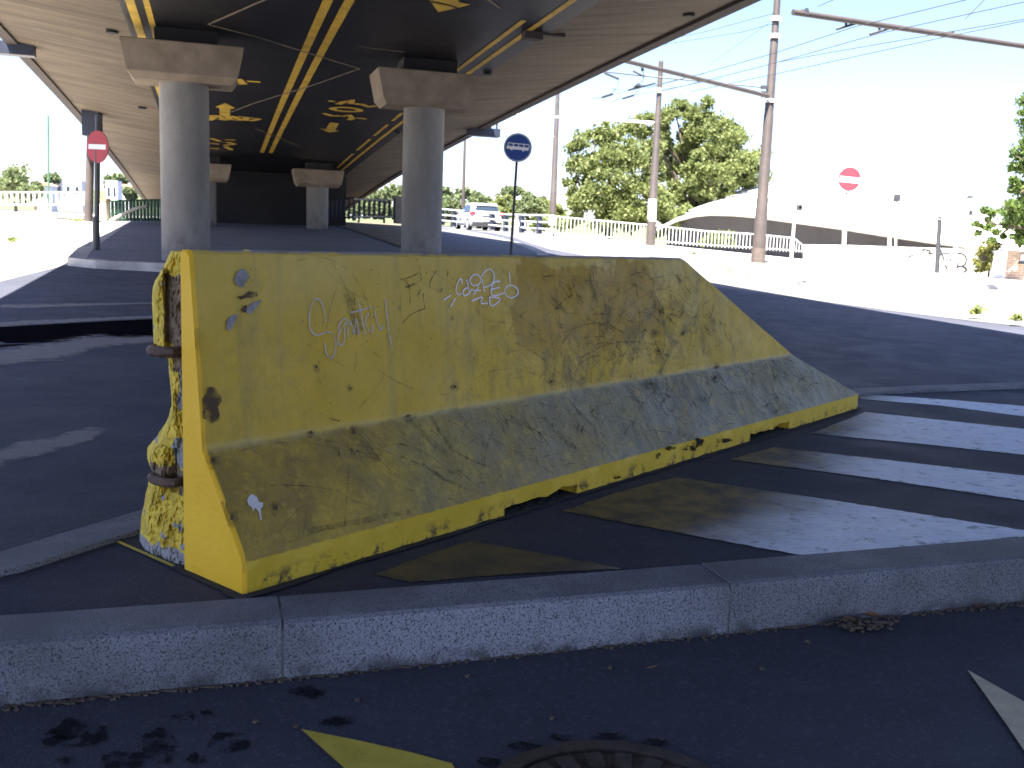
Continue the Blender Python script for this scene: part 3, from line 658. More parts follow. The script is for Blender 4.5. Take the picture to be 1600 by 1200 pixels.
# worn lettering and bicycle-like pictogram on the soffit
for pl in ([(328, 180), (334, 184), (327, 188)], [(337, 180), (346, 184), (352, 188), (341, 186)], [(346, 180), (356, 182), (360, 187)], [(361, 181), (372, 185), (376, 188), (364, 187)], [(372, 182), (384, 183), (384, 188), (396, 189)], [(388, 184), (406, 185.5), (394, 188.5)],
           [(330, 216), (344, 221)], [(327, 224), (342, 225)], [(328, 232), (342, 232)], [(351, 218), (368, 219)], [(350, 227), (367, 225), (354, 222)], [(352, 229), (362, 234)], [(371, 123), (381, 131), (372, 131)], [(386, 126.5), (407, 128)],
           [(513, 157.5), (524, 158.5)], [(528, 163), (536, 159.5), (551, 155.5), (548, 162)], [(555, 162), (566, 163), (576, 167), (588, 165)], [(506, 177), (518, 181), (531, 181)], [(536, 182), (545, 179), (551, 185), (544, 187)], [(557, 184), (572, 186)]):
    soff_line('painted_mark', pl, 0.17, YLINE, -0.006)
ring = []
c0 = ps(541, 171, -0.006); n_ = 28; k = MB()
a_ = abs(ps(568, 172.5)[0] - c0[0]); b_ = abs(ps(540, 166.5)[1] - c0[1])
v = []
for i in range(n_):
    t = 2 * math.pi * i / n_
    v += [B(c0[0] + a_ * math.cos(t), c0[1] + b_ * math.sin(t), -0.006), B(c0[0] + a_ * 0.6 * math.cos(t), c0[1] + b_ * 0.5 * math.sin(t), -0.006)]
k.add(v, [(2 * i, 2 * ((i + 1) % n_), 2 * ((i + 1) % n_) + 1, 2 * i + 1) for i in range(n_)]); k.build('painted_ring', YLINE, ov)
# drain outlets in the wings
def wing(x, y, sg):
    d = ray(x, y); t = 1.0
    while t < 90:
        P = EYE + d * t; n, s = P.dot(NV), P.dot(DV); e = (abs(n - NC) - NB) / (NO - 0.2 - NB) * 0.31
        if P.z >= soff(s) + max(0, e): return P, n, s
        t += 0.02
for x, y, r_ in ((175, 47, 0.10), (222, 167, 0.10), (762, 113, 0.09), (1077, 21, 0.09), (621, 206, 0.1)):
    P, n, s = wing(x, y, 1); k = MB(); k.tube([P + Vector((0, 0, -0.05)), P + Vector((0, 0, 0.2))], [r_, r_], 12); k.build('drain_outlet', BEAR, ov, smooth=True)
P, n, s = wing(832, 50, 1)
k = MB(); k.box(P + Vector((0, 0, -0.05)), (0.3, 0.2, 0.14), AZ); k.tube([P + NV * 0.1, P + NV * 0.55 + Vector((0, 0, 0.0))], 0.03, 6); k.build('drain_bracket', EDGE, ov)

def pier(n, s, zb, cw, shaft_r, label, capsd=0.52):
    c = NV * n + DV * s; g0 = terr(c.x, c.y) + 0.1
    zt = zb - 0.24; zc = zt - 0.62
    p = thing('bridge_pier', (c.x, c.y, g0), label, 'pier', 'piers beneath the overpass')
    k = MB(); k.tube([Vector((c.x, c.y, g0 - 0.1)), Vector((c.x, c.y, zc + 0.02))], shaft_r, 40); k.build('shaft', PIER, p, smooth=True)
    def pt(a, b, z): return c + NV * a + DV * b + Vector((0, 0, z))
    w1, w0, d1 = cw / 2, cw / 2 * 0.88, capsd
    rings = []
    for (w, d, z) in ((w0 - 0.07, d1 - 0.12, zc), (w0, d1 - 0.01, zc + 0.10), (w0 + 0.012, d1, zc + 0.115), (w1, d1, zt - 0.015), (w1 - 0.015, d1 - 0.015, zt)):
        rings.append([pt(-w, -d, z), pt(w, -d, z), pt(w, d, z), pt(-w, d, z)])
    k = MB(); k.loft(rings); k.build('capital', CAPM, p)
    k = MB(); k.box(pt(0.05, 0.05, (zt + zb) / 2 + 0.02), (cw * 0.52, capsd * 1.2, zb - zt + 0.05), AZ); k.build('bearing', BEAR, p)
    return p
pier(-0.46, 17.75, soff(17.75), 1.92, 0.40, 'round concrete pier on the left with a rust streaked capital')
pier(3.79, 18.35, soff(18.35), 1.92, 0.385, 'round concrete pier on the right with a plain tapered capital')
pier(3.70, 37.1, soff(37.1), 1.84, 0.40, 'far small pier standing in the dark in front of the abutment')
pier(-0.30, 37.1, soff(37.1), 1.84, 0.40, 'far pier mostly hidden behind the left front pier')

# dark box fixtures hanging on both edges of the deck
def fixture(x0, y0, x1, y1, s, label, sg):
    n = NC + sg * (NO + 0.0)
    c = B(n, s, 0.2)
    f = thing('edge_fixture', c, label, 'sign box', 'dark boxes on the deck edges')
    k = MB(); k.box(c, (0.95, 0.3, 0.24), AZ); k.build('housing', NAVY, f)
    k = MB(); k.box(c + NV * (0.40 * sg) + Vector((0, 0, 0.25)), (0.05, 0.06, 0.4), AZ); k.box(c + NV * (0.2 * sg) + Vector((0, 0, 0.28)), (0.05, 0.06, 0.34), AZ); k.build('bracket', DSTEEL, f)
    return f
def edge_s(x, y, sg):
    best = None
    for i in range(1200):
        s = 3 + i * 0.03; P = B(NC + sg * NO, s, 0.2) - EYE
        u = 800 + FPX * P.dot(_R) / P.dot(_F); v = 600 - FPX * P.dot(_U) / P.dot(_F)
        e = abs(v - y)
        if best is None or e < best[0]: best = (e, s)
    return best[1]
fixture(725, 200, 768, 214, edge_s(745, 207, 1), 'dark box hanging on the right edge of the overpass above the blue sign', 1)
fixture(0, 65, 52, 85, edge_s(20, 76, -1), 'dark box sticking out from the left edge of the overpass', -1)

# ------------------------------------------------------------------ the yellow barrier
BL, BT, BR_, BW, BH, BWR, BWT, BLT = 4.1156, 0.0694, 0.3168, 0.5523, 0.8135, 0.1079, 0.0571, 2.407
BYAW = 0.88525
bar = thing('concrete_barrier', (-0.63324, 2.24289, 0), 'weathered yellow concrete barrier with a broken near end and sloping far end', 'barrier', None, BYAW)
def prof():
    """outline of the section, front base -> top -> back base, densified; (y, z)"""
    key = [(0.0, -0.011), (0.0, BT), (BW / 2 - BWR, BR_), (BW / 2 - BWT, BH - 0.010), (BW / 2 - BWT + 0.010, BH), (BW / 2 + BWT - 0.01, BH), (BW / 2 + BWT, BH - 0.010), (BW / 2 + BWR, BR_), (BW, BT), (BW, -0.011)]
    out = []
    for i in range(len(key) - 1):
        a, b = key[i], key[i + 1]; L = math.hypot(b[0] - a[0], b[1] - a[1]); n = max(1, int(L / 0.025))
        for j in range(n): out.append((a[0] + (b[0] - a[0]) * j / n, a[1] + (b[1] - a[1]) * j / n))
    out.append(key[-1]); return out
PR = prof()
def xend(z): return BLT + (BH - z) / (BH - BT) * (BL - BLT) if z > BT else BL
def bnoise(p, f, s=0.0): return noise.noise(Vector((p[0] * f + s, p[1] * f, p[2] * f)))
rings = []
NU = 150
inset = [(BW / 2 + (y - BW / 2) * 0.975, 0.004 + (z - 0.004) * 0.992 if z > 0.01 else z) for y, z in PR]
rings.append([Vector((0.0, y, z)) for y, z in inset])
for iu in range(NU + 1):
    u = iu / NU; rg = []
    for (y, z) in PR:
        x = 0.007 + u * (xend(z) - 0.007)
        p = Vector((x, y, z))
        # gentle unevenness and chipped arrises
        q = Vector((x, y * 2, z)); w = bnoise(q, 6) * 0.0016 + bnoise(q, 25, 5) * 0.0006
        inw = Vector((0, (BW / 2 - y), (0.3 - z) * 0.3)).normalized()
        p += inw * w
        if z < 0.005: p.z += max(0, bnoise(q, 14, 9)) * 0.005
        edge = min(abs(z - BH) if y < BW / 2 else 9, math.hypot(y, z - BT) * 1.0)
        if edge < 0.014: p += inw * max(0, bnoise(q, 18, 3) - 0.28) * 0.02
        if u < 0.008: p += Vector((max(0, bnoise(q, 22, 1) - 0.25) * 0.05, 0, 0)) + inw * max(0, bnoise(q, 24, 7) - 0.22) * 0.05
        rg.append(p)
    rings.append(rg)
k = MB(); k.loft(rings, cap=True, closed=True)
body = k.build('barrier_body', BARR, bar, local=True)
# cut the forklift slots and the broken back half of the near end
def bplane_px(x, y, o, e1, e2, nrm):
    d = ray(x, y); base = Vector((-0.63324, 2.24289, 0)); c, s = math.cos(BYAW), math.sin(BYAW)
    def loc(v): return Vector((v.x * c + v.y * s, -v.x * s + v.y * c, v.z))
    E = loc(EYE - base); D = loc(d); t = (o - E).dot(nrm) / D.dot(nrm); return E + D * t
EV_U = Vector((0, (BW / 2 - BWT) - (BW / 2 - BWR), BH - BR_)).normalized(); EN_U = Vector((0, -EV_U.z, EV_U.y)); O_U = Vector((0, BW / 2 - BWR, BR_))
EV_L = Vector((0, BW / 2 - BWR, BR_ - BT)).normalized(); EN_L = Vector((0, -EV_L.z, EV_L.y)); O_L = Vector((0, 0, BT))
EX = Vector((1, 0, 0))
def on_up(x, y): return bplane_px(x, y, O_U, EX, EV_U, EN_U)
def on_lo(x, y): return bplane_px(x, y, O_L, EX, EV_L, EN_L)
def on_toe(x, y): return bplane_px(x, y, Vector((0, 0, 0)), EX, Vector((0, 0, 1)), Vector((0, -1, 0)))
xa, xb_ = on_toe(788, 800).x, on_toe(902, 768).x; xc, xd = on_toe(1172, 688).x, on_toe(1233, 668).x
cut = MB()
random.seed(3)
for x0, x1 in ((xa, xb_), (xc, xd)):
    top = []; n_ = 9
    for i in range(n_ + 1):
        x_ = x0 + (x1 - x0) * i / n_; top.append((x_, 0.016 + 0.007 * random.uniform(-1, 1) + 0.010 * (i > 5)))
    poly = [Vector((x0, -0.05, -0.05))] + [Vector((a, -0.05, b)) for a, b in top] + [Vector((x1, -0.05, -0.05))]
    cut.prism(poly, (0, 0.9, 0))
cut.box((0.05, 0.258 + 0.3, 0.4), (0.36, 0.6, 1.4))
co = cut.build('cutter', BARR, bar, local=True)
bpy.context.view_layer.update()
md = body.modifiers.new('b', 'BOOLEAN'); md.operation = 'DIFFERENCE'; md.object = co; md.solver = 'EXACT'
bpy.context.view_layer.update()
dg = bpy.context.evaluated_depsgraph_get(); me2 = bpy.data.meshes.new_from_object(body.evaluated_get(dg))
body.modifiers.clear(); body.data = me2; bpy.data.objects.remove(co)
me2.polygons.foreach_set('use_smooth', [True] * len(me2.polygons))
try: me2.set_sharp_from_angle(angle=R(28))
except Exception: pass
# crumbs and dirt wedged into the slots
k = MB()
for x0, x1 in ((xa, xb_), (xc, xd)):
    for i in range(60):
        q = Vector((random.uniform(x0, x1), random.uniform(0.0, 0.10), 0)); sz = random.uniform(.004, .014); k.box(q + Vector((0, 0, sz * .3 - 0.015)), (sz, sz * .8, sz * .7), random.random() * 3)
tag(k.build('slot_debris', JOINT, bar, local=True), kind='stuff')
# broken back half
SIL = [(0.0, .483), (.05, .475), (.10, .46), (.15, .44), (.176, .434), (.195, .410), (.212, .420), (.235, .438), (.262, .436), (.29, .405), (.33, .36), (.37, .325), (.403, .309), (.46, .312), (.52, .322), (.545, .345), (.561, .388), (.62, .391), (.70, .394), (.73, .375), (.76, .345), (.79, .315), (.808, .296)]
def sil(z):
    for (a, b), (c, d) in zip(SIL[:-1], SIL[1:]):
        if z <= c: return b + (d - b) * (z - a) / (c - a)
    return SIL[-1][1]
k = MB(); NZ, NYc, NX = 190, 52, 14
grid = []
for iz in range(NZ + 1):
    z = -0.014 + 0.820 * iz / NZ; ys_ = sil(max(z, 0)); row = []
    yb = BW / 2 + (BWT + (BWR - BWT) * (BH - z) / (BH - BR_) if z > BR_ else BWR + (BW / 2 - BWR) * (BR_ - z) / (BR_ - BT) if z > BT else BW / 2)
    for iy in range(NYc + 1):
        v_ = iy / NYc; y = 0.256 + (ys_ - 0.256) * v_
        q = Vector((0, y, z)); nz = bnoise(q, 11, 2) * 0.011 + bnoise(q, 28, 4) * 0.007 + abs(bnoise(q, 55, 8)) * 0.009 + bnoise(q, 110, 3) * 0.004
        groove = 1 - min(1, abs((y - 0.256) / 0.045))
        if z > 0.50: x = 0.026 * max(0.0, 1 - max(0, (y - 0.32) / 0.02)) if y < 0.34 else 0.0; x = x if z < 0.76 else 0.03
        elif 0.30 < z <= 0.50: x = 0.006 + 0.012 * groove
        elif 0.18 < z <= 0.30: x = 0.008 + 0.035 * max(0, 1 - abs(y - 0.29) / 0.06)
        else: x = 0.004 + 0.008 * (1 - v_)
        x += nz + 0.03 * max(0, v_ - 0.85) / 0.15 * (0.5 if z > 0.5 else 1)
        x = max(x, 0.002); row.append(Vector((x, y + 1.62 * x + nz * 0.5 * v_, z)))
    for ix in range(1, NX + 1):
        w_ = ix / NX; x = row[NYc].x + (0.26 - row[NYc].x) * w_; ye = row[NYc].y; y = ye + (yb - 0.004 - ye) * min(1, w_ * 1.05) ** 1.5
        q = Vector((x, y, z)); row.append(Vector((x, y + bnoise(q, 18, 6) * 0.012 * (1 - w_), z)))
    grid.append(row)
nc = NYc + NX + 1
vs_ = [p for r_ in grid for p in r_]; fs_ = []; mi_ = []
for iz in range(NZ):
    for ic in range(nc - 1):
        fs_.append((iz * nc + ic, iz * nc + ic + 1, (iz + 1) * nc + ic + 1, (iz + 1) * nc + ic))
        c_ = (grid[iz][ic] + grid[iz + 1][ic + 1]) / 2; c_.y -= 1.62 * min(c_.x, 0.12); w = bnoise(c_, 25, 11) * 0.02
        mm = 0
        if 0.57 + w < c_.z < 0.75 + w and c_.y < 0.335 + w * 0.8: mm = 1
        elif 0.50 < c_.z < 0.60 and c_.y < 0.30 + w: mm = 1
        elif abs(c_.z - 0.215) < 0.028 + w and c_.y < 0.42: mm = 1
        elif (0.24 < c_.z < 0.33 and c_.y < 0.30 + w) or c_.z < 0.022 + w or (0.40 < c_.z < .5 and c_.y < .275 + w) or bnoise(c_, 28, 13) > 0.52 or (.7 < c_.z and c_.y > .33 and bnoise(c_, 35, 13) > 0.2): mm = 2
        if c_.x > 0.15: mm = 0
        mi_.append(mm)
k.v = vs_; k.f = fs_; k.mi = mi_
# close top
be = k.build('broken_end', [ROUGHY, CORE, AGG], bar, smooth=True, local=True)
k = MB(); top = [grid[NZ][i] for i in range(nc)] + [Vector((0.26, 0.25, 0.806)), Vector((0.004, 0.25, 0.806))]
k.add([p + Vector((0, 0, 0.0)) for p in top], [tuple(range(len(top)))]); k.build('broken_top', ROUGHY, bar, local=True)
for z, yy, r_ in ((0.551, 0.400, 0.0145), (0.210, 0.412, 0.0125)):
    k = MB()
    k.tube([(0.10, 0.330, z), (0.02, 0.300, z + .002), (-0.004, 0.296, z + .002), (-0.016, 0.315, z + .001), (-0.018, 0.345, z), (-0.016, yy - 0.035, z - .001), (-0.004, yy - 0.008, z - .002), (0.03, yy + 0.02, z - .002), (0.10, yy + 0.02, z)], r_, 8)
    k.build('rebar_loop', RUST, bar, smooth=True, local=True)
# --- marks on its faces
def ribbon(k, pts, w, nrm, lift):
    P = [Vector(p) for p in pts]
    # smooth
    for _ in range(2):
        Q = [P[0]]
        for a, b in zip(P[:-1], P[1:]): Q += [a.lerp(b, 0.25), a.lerp(b, 0.75)]
        Q.append(P[-1]); P = Q
    vs = []
    for i, p in enumerate(P):
        t = (P[min(i + 1, len(P) - 1)] - P[max(i - 1, 0)])
        if t.length < 1e-9: t = Vector((1, 0, 0))
        sd = nrm.cross(t.normalized()); ww = w * (0.75 + 0.35 * noise.noise(p * 40)) / 2
        vs += [p + sd * ww + nrm * lift, p - sd * ww + nrm * lift]
    k.add(vs, [(2 * i, 2 * i + 1, 2 * i + 3, 2 * i + 2) for i in range(len(P) - 1)])
def tag_strokes(name, strokes, ox, oy, sc, w, mat, lift=0.0034, label=None):
    k = MB()
    for st in strokes: ribbon(k, [on_up(ox + a / sc, oy + b / sc) for a, b in st], w, EN_U, lift)
    o = k.build(name, mat, bar, local=True, fix=False)
    if label: o['label'] = label
    o['kind'] = 'stuff'
S1 = [[(430,560),(400,400),(370,290),(310,225),(250,270),(205,400),(190,560),(215,680),(280,750),(350,735),(450,695),(520,710),(560,800),(570,900),(540,1030),(480,1080),(430,1000),(410,850)],
 [(590,680),(610,590),(680,505),(730,540),(690,600),(620,680),(590,780),(600,870),(650,890),(690,810),(680,700),(690,640)],
 [(740,770),(730,640),(755,520),(800,650),(825,770),(835,600),(850,490),(870,620),(890,745)], [(875,250),(905,400),(940,600),(985,760)], [(750,430),(900,405),(1060,345)],
 [(1020,440),(970,530),(990,620),(1050,710),(1080,690),(1080,600)], [(1100,330),(1120,520),(1190,690),(1220,610)], [(1250,230),(1280,520),(1310,750),(1350,940)]]
tag_strokes('graffiti_tag', S1, 460, 440, 8.889, 0.0048, CHALK, label='thin pale scrawled tag on the left of the barrier')
S2 = [[(570,555),(665,492)],[(722,530),(662,635)],[(810,345),(795,270),(750,330),(725,430),(760,495),(800,470)],[(865,295),(880,370),(905,480)],[(890,400),(840,405),(815,450),(830,505),(880,480),(935,410)],
 [(950,235),(1010,235),(1050,290),(1030,350),(960,378),(905,340),(905,280),(955,233)],[(1000,375),(1000,430),(945,485)],[(940,430),(1040,430)],[(1045,260),(1090,190),(1150,160),(1200,200),(1212,280),(1180,360),(1080,395)],[(1060,290),(1085,450)],
 [(1285,315),(1195,325),(1175,400),(1170,480),(1200,505),(1330,465)],[(1280,390),(1160,425)],[(1335,440),(1345,400),(1400,360),(1470,380),(1520,440),(1480,510),(1410,530),(1350,490),(1335,440),(1345,400)],[(1395,195),(1410,330)],
 [(925,565),(1085,495),(1020,600),(1130,590)],[(1150,520),(1160,650),(1300,550),(1250,520),(1150,515)]]
tag_strokes('graffiti_tag', S2, 620, 400, 8.0, 0.0064, CHALK2, label='white marker lettering near the top middle of the barrier')
S3 = [[(40,285),(90,300),(140,360),(160,450),(155,590)],[(90,290),(200,250),(270,205)],[(275,130),(300,310)],[(100,385),(150,385),(220,330),(215,370)],[(240,510),(290,420)],[(490,180),(420,290),(400,370)],[(320,460),(330,600),(345,640)],[(60,840),(180,720),(345,655)],[(630,180),(625,260)]]
tag_strokes('graffiti_tag', S3, 620, 400, 8.0, 0.0042, DARKM, label='dark marker scribble left of the white lettering')
def patch(name, pxs, mat, face='u', lift=0.003):
    P = [(on_up if face == 'u' else on_lo if face == 'l' else on_toe)(x, y) for x, y in pxs]; nr = EN_U if face == 'u' else EN_L if face == 'l' else Vector((0, -1, 0))
    k = MB(); k.add([p + nr * lift for p in P], [tuple(range(len(P)))]); return k.build(name, mat, bar, local=True, fix=False)
def cz(pts): return [(180 + a / 4, 360 + b / 4) for a, b in pts]
patch('chip', cz([(785, 238), (815, 250), (835, 295), (810, 320), (795, 358), (765, 350), (742, 320), (742, 300), (755, 265)]), CHIP)
patch('chip', cz([(915, 432), (890, 470), (850, 515), (835, 525), (815, 510), (820, 480), (860, 450)]), CHIP)
patch('chip', cz([(765, 520), (750, 560), (725, 610), (710, 630), (692, 615), (690, 570), (715, 535)]), CHIP)
patch('rust_mark', cz([(760, 415), (800, 405), (830, 380), (880, 385), (888, 410), (850, 425), (820, 420), (780, 435)]), RUSTP)
patch('rust_mark', cz([(800, 470), (820, 465), (818, 505), (800, 515), (780, 500)]), RUSTP)
patch('rust_mark', [(max(314.5 + 0.02 * (y_ - 600), x_), y_) for x_, y_ in blob(329, 632, 16, 26, 9, 30, 0.5)], RUSTP)
for x, y, rx, ry, f in ((493, 573, 3.5, 6, 'u'), (332, 720, 6, 8.5, 'l'), (430, 793, 6, 9, 'l'), (361, 810, 6, 9, 'l'), (485, 677, 4, 6, 'l'), (709, 604, 4, 5, 'u'), (1119, 573, 3, 5, 'u'), (1117, 590, 4.5, 6, 'l'), (551, 675, 4.5, 8, 'l'), (546, 607, 2.5, 4, 'u'), (636, 650, 6, 7, 'l'), (688, 454, 2, 2.4, 'u'), (860, 596, 4, 5, 'u'), (1028, 548, 3.5, 5, 'u'), (1022, 520, 4, 4, 'u'), (1066, 520, 3, 3.5, 'u'), (1016, 600, 8, 5, 'l')):
    patch('pock_mark', blob(x, y, rx * 1.7, ry * 1.6, x, 22, 0.6), SMUDGE, f, 0.0042); patch('pock_mark', blob(x, y, rx * 0.5, ry * 0.5, x + 1, 12, 0.6), HOLE, f, 0.005)
for x, y, rx, ry in ((1046, 700, 7, 3.5), (1090, 690, 10, 6), (1075, 700, 14, 4), (1028, 712, 4, 5), (1130, 688, 12, 4), (962, 745, 8, 3)):
    patch('dirt_spatter', blob(x, y, rx, ry, x, 16, 0.6), STAIN, 't', 0.004)
patch('paint_splat', [(180 + a / 4, 640 + b / 4) for a, b in [(850, 530), (880, 545), (895, 580), (922, 585), (918, 612), (905, 620), (912, 690), (905, 698), (893, 640), (880, 625), (870, 615), (860, 640), (848, 612), (830, 600), (820, 570), (832, 545)]], WHITEP, 'l')
# tyre scuffs: long thin arcs, densest on the sloped face to the right
random.seed(11)
k = MB(); k2 = MB()
def face_pt(x, t, face):
    if face == 'l': return Vector((x, O_L.y + (BW / 2 - BWR) * t, BT + (BR_ - BT) * t))
    return Vector((x, O_U.y + (BWR - BWT) * t, BR_ + (BH - BR_) * t))
def inside(x, z): return 0.03 < x < xend(z) - 0.02
for i in range(1500):
    face = 'l' if i < 900 else 'u'
    if face == 'l': x0 = 0.15 + 3.4 * random.random() ** 0.62; t0 = random.uniform(0.02, 0.96)
    else:
        x0 = random.gauss(2.05, 0.42) if random.random() < 0.86 else random.uniform(0.4, 3.2); t0 = random.betavariate(1.2, 1.7)
    L = random.choice([0.05, 0.08, 0.12, 0.18, 0.28, 0.4]); ang = R(random.choice([random.gauss(115, 20), random.gauss(60, 25), random.gauss(150, 18)])); cur = random.gauss(0, 3.2)
    pts = []; a = ang; x = x0; fl = 0.2989 if face == 'l' else 0.499; t = t0
    for j in range(7):
        if not (0.0 < t < 0.985): break
        p = face_pt(x, t, face)
        if not inside(x, p.z): break
        pts.append(p); x += math.cos(a) * L / 6; t += math.sin(a) * L / 6 / fl; a += cur * L / 6
    if len(pts) >= 3:
        ribbon(k2 if (i % 9 == 0 and face == 'l') else k, pts, random.choice([0.0014, 0.0018, 0.0022, 0.003, 0.005]), EN_L if face == 'l' else EN_U, 0.0026 + 0.0000006 * i)
tag(k.build('scuff_marks', SCUFF, bar, local=True, fix=False), kind='stuff')
tag(k2.build('scratch_marks', SCUFF2, bar, local=True, fix=False), kind='stuff')
# a few broad dark smears
for pts, w, f in (([(556, 676), (575, 700), (590, 722)], 0.035, 'l'), ([(636, 655), (668, 685), (700, 712)], 0.03, 'l'), ([(672, 650), (690, 680), (705, 700)], 0.02, 'l'), ([(700, 700), (740, 722), (765, 730)], 0.012, 'l'), ([(545, 460), (552, 490), (560, 520)], 0.05, 'u'), ([(480, 830), (560, 815), (640, 800)], 0.02, 'l'), ([(660, 725), (690, 748), (720, 760)], 0.018, 'l'), ([(950, 470), (1000, 440), (1060, 425), (1090, 450), (1075, 500)], 0.006, 'u'), ([(960, 500), (1010, 455), (1050, 450), (1080, 480)], 0.006, 'u'), ([(880, 520), (930, 500), (980, 520), (1000, 560)], 0.008, 'u'), ([(905, 560), (960, 530), (1040, 540)], 0.008, 'u'), ([(1040, 590), (1044, 610), (1030, 640)], 0.02, 'l'), ([(860, 660), (880, 690), (900, 700)], 0.03, 'l'), ([(900, 640), (930, 670), (935, 690)], 0.025, 'l')):
    k = MB(); ribbon(k, [(on_up if f == 'u' else on_lo)(*p) for p in pts], w, EN_U if f == 'u' else EN_L, 0.0024); k.build('smear', SMUDGE, bar, local=True, fix=False)

# ------------------------------------------------------------------ leaves and litter in the gutter
def leaf(x, y, L, W, rz, label, zoff=0.006, curl=0.35):
    p = pg(x, y); p.z = terr(p.x, p.y) + zoff
    k = MB(); n_ = 7; vs = []
    for i in range(n_):
        u = i / (n_ - 1) - 0.5; w = W * (1 - (2 * u) ** 2) ** 0.7 + 0.001; z = abs(u) ** 2 * L * curl
        c, s = math.cos(rz), math.sin(rz)
        for sg in (-1, 0, 1): vs.append(p + Vector((c * u * L - s * sg * w / 2, s * u * L + c * sg * w / 2, z + (0.25 * w if sg else 0))))
    k.add(vs, [(3 * i + j, 3 * i + j + 1, 3 * i + j + 4, 3 * i + j + 3) for i in range(n_ - 1) for j in (0, 1)])
    return tag(k.build('dry_leaf', LEAFD, None, smooth=True), label, 'leaf', 'dry leaves in the gutter')
leaf(595, 1049, 0.065, 0.014, 0.35, 'long curled brown leaf at the foot of the kerb, left of the others', 0.004)
leaf(837, 1022, 0.032, 0.010, 0.2, 'small brown leaf in the gutter below the middle of the barrier')
leaf(1018, 1050, 0.034, 0.009, 0.5, 'small pointed brown leaf lying out on the road below the kerb')
leaf(1528, 952, 0.05, 0.02, 0.9, 'reddish leaf at the kerb foot near the right edge')
leaf(1326, 978, 0.05, 0.03, 1.2, 'pale crumpled leaf on the left of the gutter clump', 0.012)
leaf(1358, 972, 0.06, 0.03, -0.4, 'pale crumpled leaf on the right of the gutter clump', 0.014)
random.seed(5)
k = MB()
for i in range(70):
    p = pg(random.gauss(1344, 22), random.gauss(982, 4)); p.z = terr(p.x, p.y) + 0.006 + random.random() * 0.012
    k.box(p, (random.uniform(.006, .02), random.uniform(.004, .012), .004), random.random() * 3)
for i in range(900):
    x = random.uniform(0, 1640); y = 1107 - 0.1036 * x + abs(random.gauss(0, 3.2)); p = pg(x, y); p.z = terr(p.x, p.y) + 0.003
    k.box(p, (random.uniform(.003, .012), random.uniform(.003, .008), .004), random.random() * 3)
for x, y in ((400, 1134), (462, 1141), (730, 1060), (862, 1126), (1034, 1162), (558, 1096), (525, 1062), (870, 1020), (953, 1046), (1190, 1050), (1262, 1004)):
    p = pg(x, y); p.z = terr(p.x, p.y) + 0.004; k.box(p, (0.010, 0.008, 0.005), x)
lit = k.build('gutter_litter', M('litter_grit', (0.11, 0.085, 0.065), 0.5, 90, 0.9), None); tag(lit, 'dark grit and crumbs along the foot of the kerb', None, kind='stuff')
# ------------------------------------------------------------------ road signs
def disc(k, c, u, w, r, n=40, d=0.0, th=0.004):
    """flat round plate: u = right, w = up, facing u x w direction"""
    nr = w.cross(u).normalized() * -1
    k.prism([c + u * (r * math.cos(2 * math.pi * i / n)) + w * (r * math.sin(2 * math.pi * i / n)) + nr * d for i in range(n)], nr * th)
    return nr
UPV = Vector((0, 0, 1))
def sign_base(name, base, top, c, rad, face_deg, label, postmat, pr, tilt=0.0, group=None):
    """face_deg: heading of the face normal, 0 = towards the camera (-Y), + turns it to the right (+X)"""
    t = thing(name, base, label, 'road sign', group)
    k = MB(); k.tube([base, top], pr, 12); k.build('post', postmat, t, smooth=True)
    a = R(face_deg); nrm = Vector((math.sin(a), -math.cos(a), 0)); u = Vector((math.cos(a), math.sin(a), 0))
    u = (u * math.cos(tilt) - UPV * math.sin(tilt)); w = nrm.cross(u) * -1
    w = u.cross(nrm) * -1 if False else nrm.cross(u)
    if w.z < 0: w = -w
    return t, u, w, nrm
def plate(t, name, mat, c, u, w, nrm, rad, d, th):
    k = MB(); n = 48
    k.prism([c + u * (rad * math.cos(2 * math.pi * i / n)) + w * (rad * math.sin(2 * math.pi * i / n)) + nrm * d for i in range(n)], nrm * th)
    return k.build(name, mat, t)
def bars(t, name, mat, c, u, w, nrm, rects, d, th=0.003):
    k = MB()
    for (x0, y0, x1, y1) in rects:
        k.prism([c + u * x0 + w * y0 + nrm * d, c + u * x1 + w * y0 + nrm * d, c + u * x1 + w * y1 + nrm * d, c + u * x0 + w * y1 + nrm * d], nrm * th)
    return k.build(name, mat, t)
# blue bus sign
Yb = 22.0; bb = at(798, 400, Yb); bb.z = terr(bb.x, bb.y) + 0.14; bc = at(809, 231, Yb)
bt = at(807.5, 250, Yb)
t, u, w, nm = sign_base('bus_sign', bb, bt, bc, 0.31, 0, 'round blue sign with a white bus on a thin dark post', DSTEEL, 0.032, R(3.5))
rad = 0.315; off = 0.04
plate(t, 'rim', M('sign_grey_rim', (0.36, 0.40, 0.45), 0.08, 6, 0.5, bump=0), bc, u, w, nm, rad, off, 0.02); plate(t, 'disc', SIGNB, bc, u, w, nm, rad * 0.885, off + 0.018, 0.004)
W_ = rad * 0.78
bars(t, 'bus_symbol', SIGNW, bc + w * 0.02, u, w, nm, [(-W_, -0.065, W_, 0.0), (-W_ * 0.9, 0.055, W_, 0.072)] + [(-W_ * 0.92 + i * W_ * 0.475, -0.001, -W_ * 0.92 + i * W_ * 0.475 + 0.018, 0.056) for i in range(5)] + [(-W_ * 0.62, -0.084, -W_ * 0.44, -0.06), (W_ * 0.42, -0.084, W_ * 0.60, -0.06)], off + 0.023)
k = MB()
for x_ in (-0.53, 0.51):
    cc = bc + w * 0.02 + u * (W_ * x_) - w * 0.068
    k.prism([cc + u * (0.026 * math.cos(i * .5236)) + w * (0.026 * math.sin(i * .5236)) + nm * (off + 0.0225) for i in range(12)], nm * 0.006)
k.build('bus_wheels', SIGNW, t)
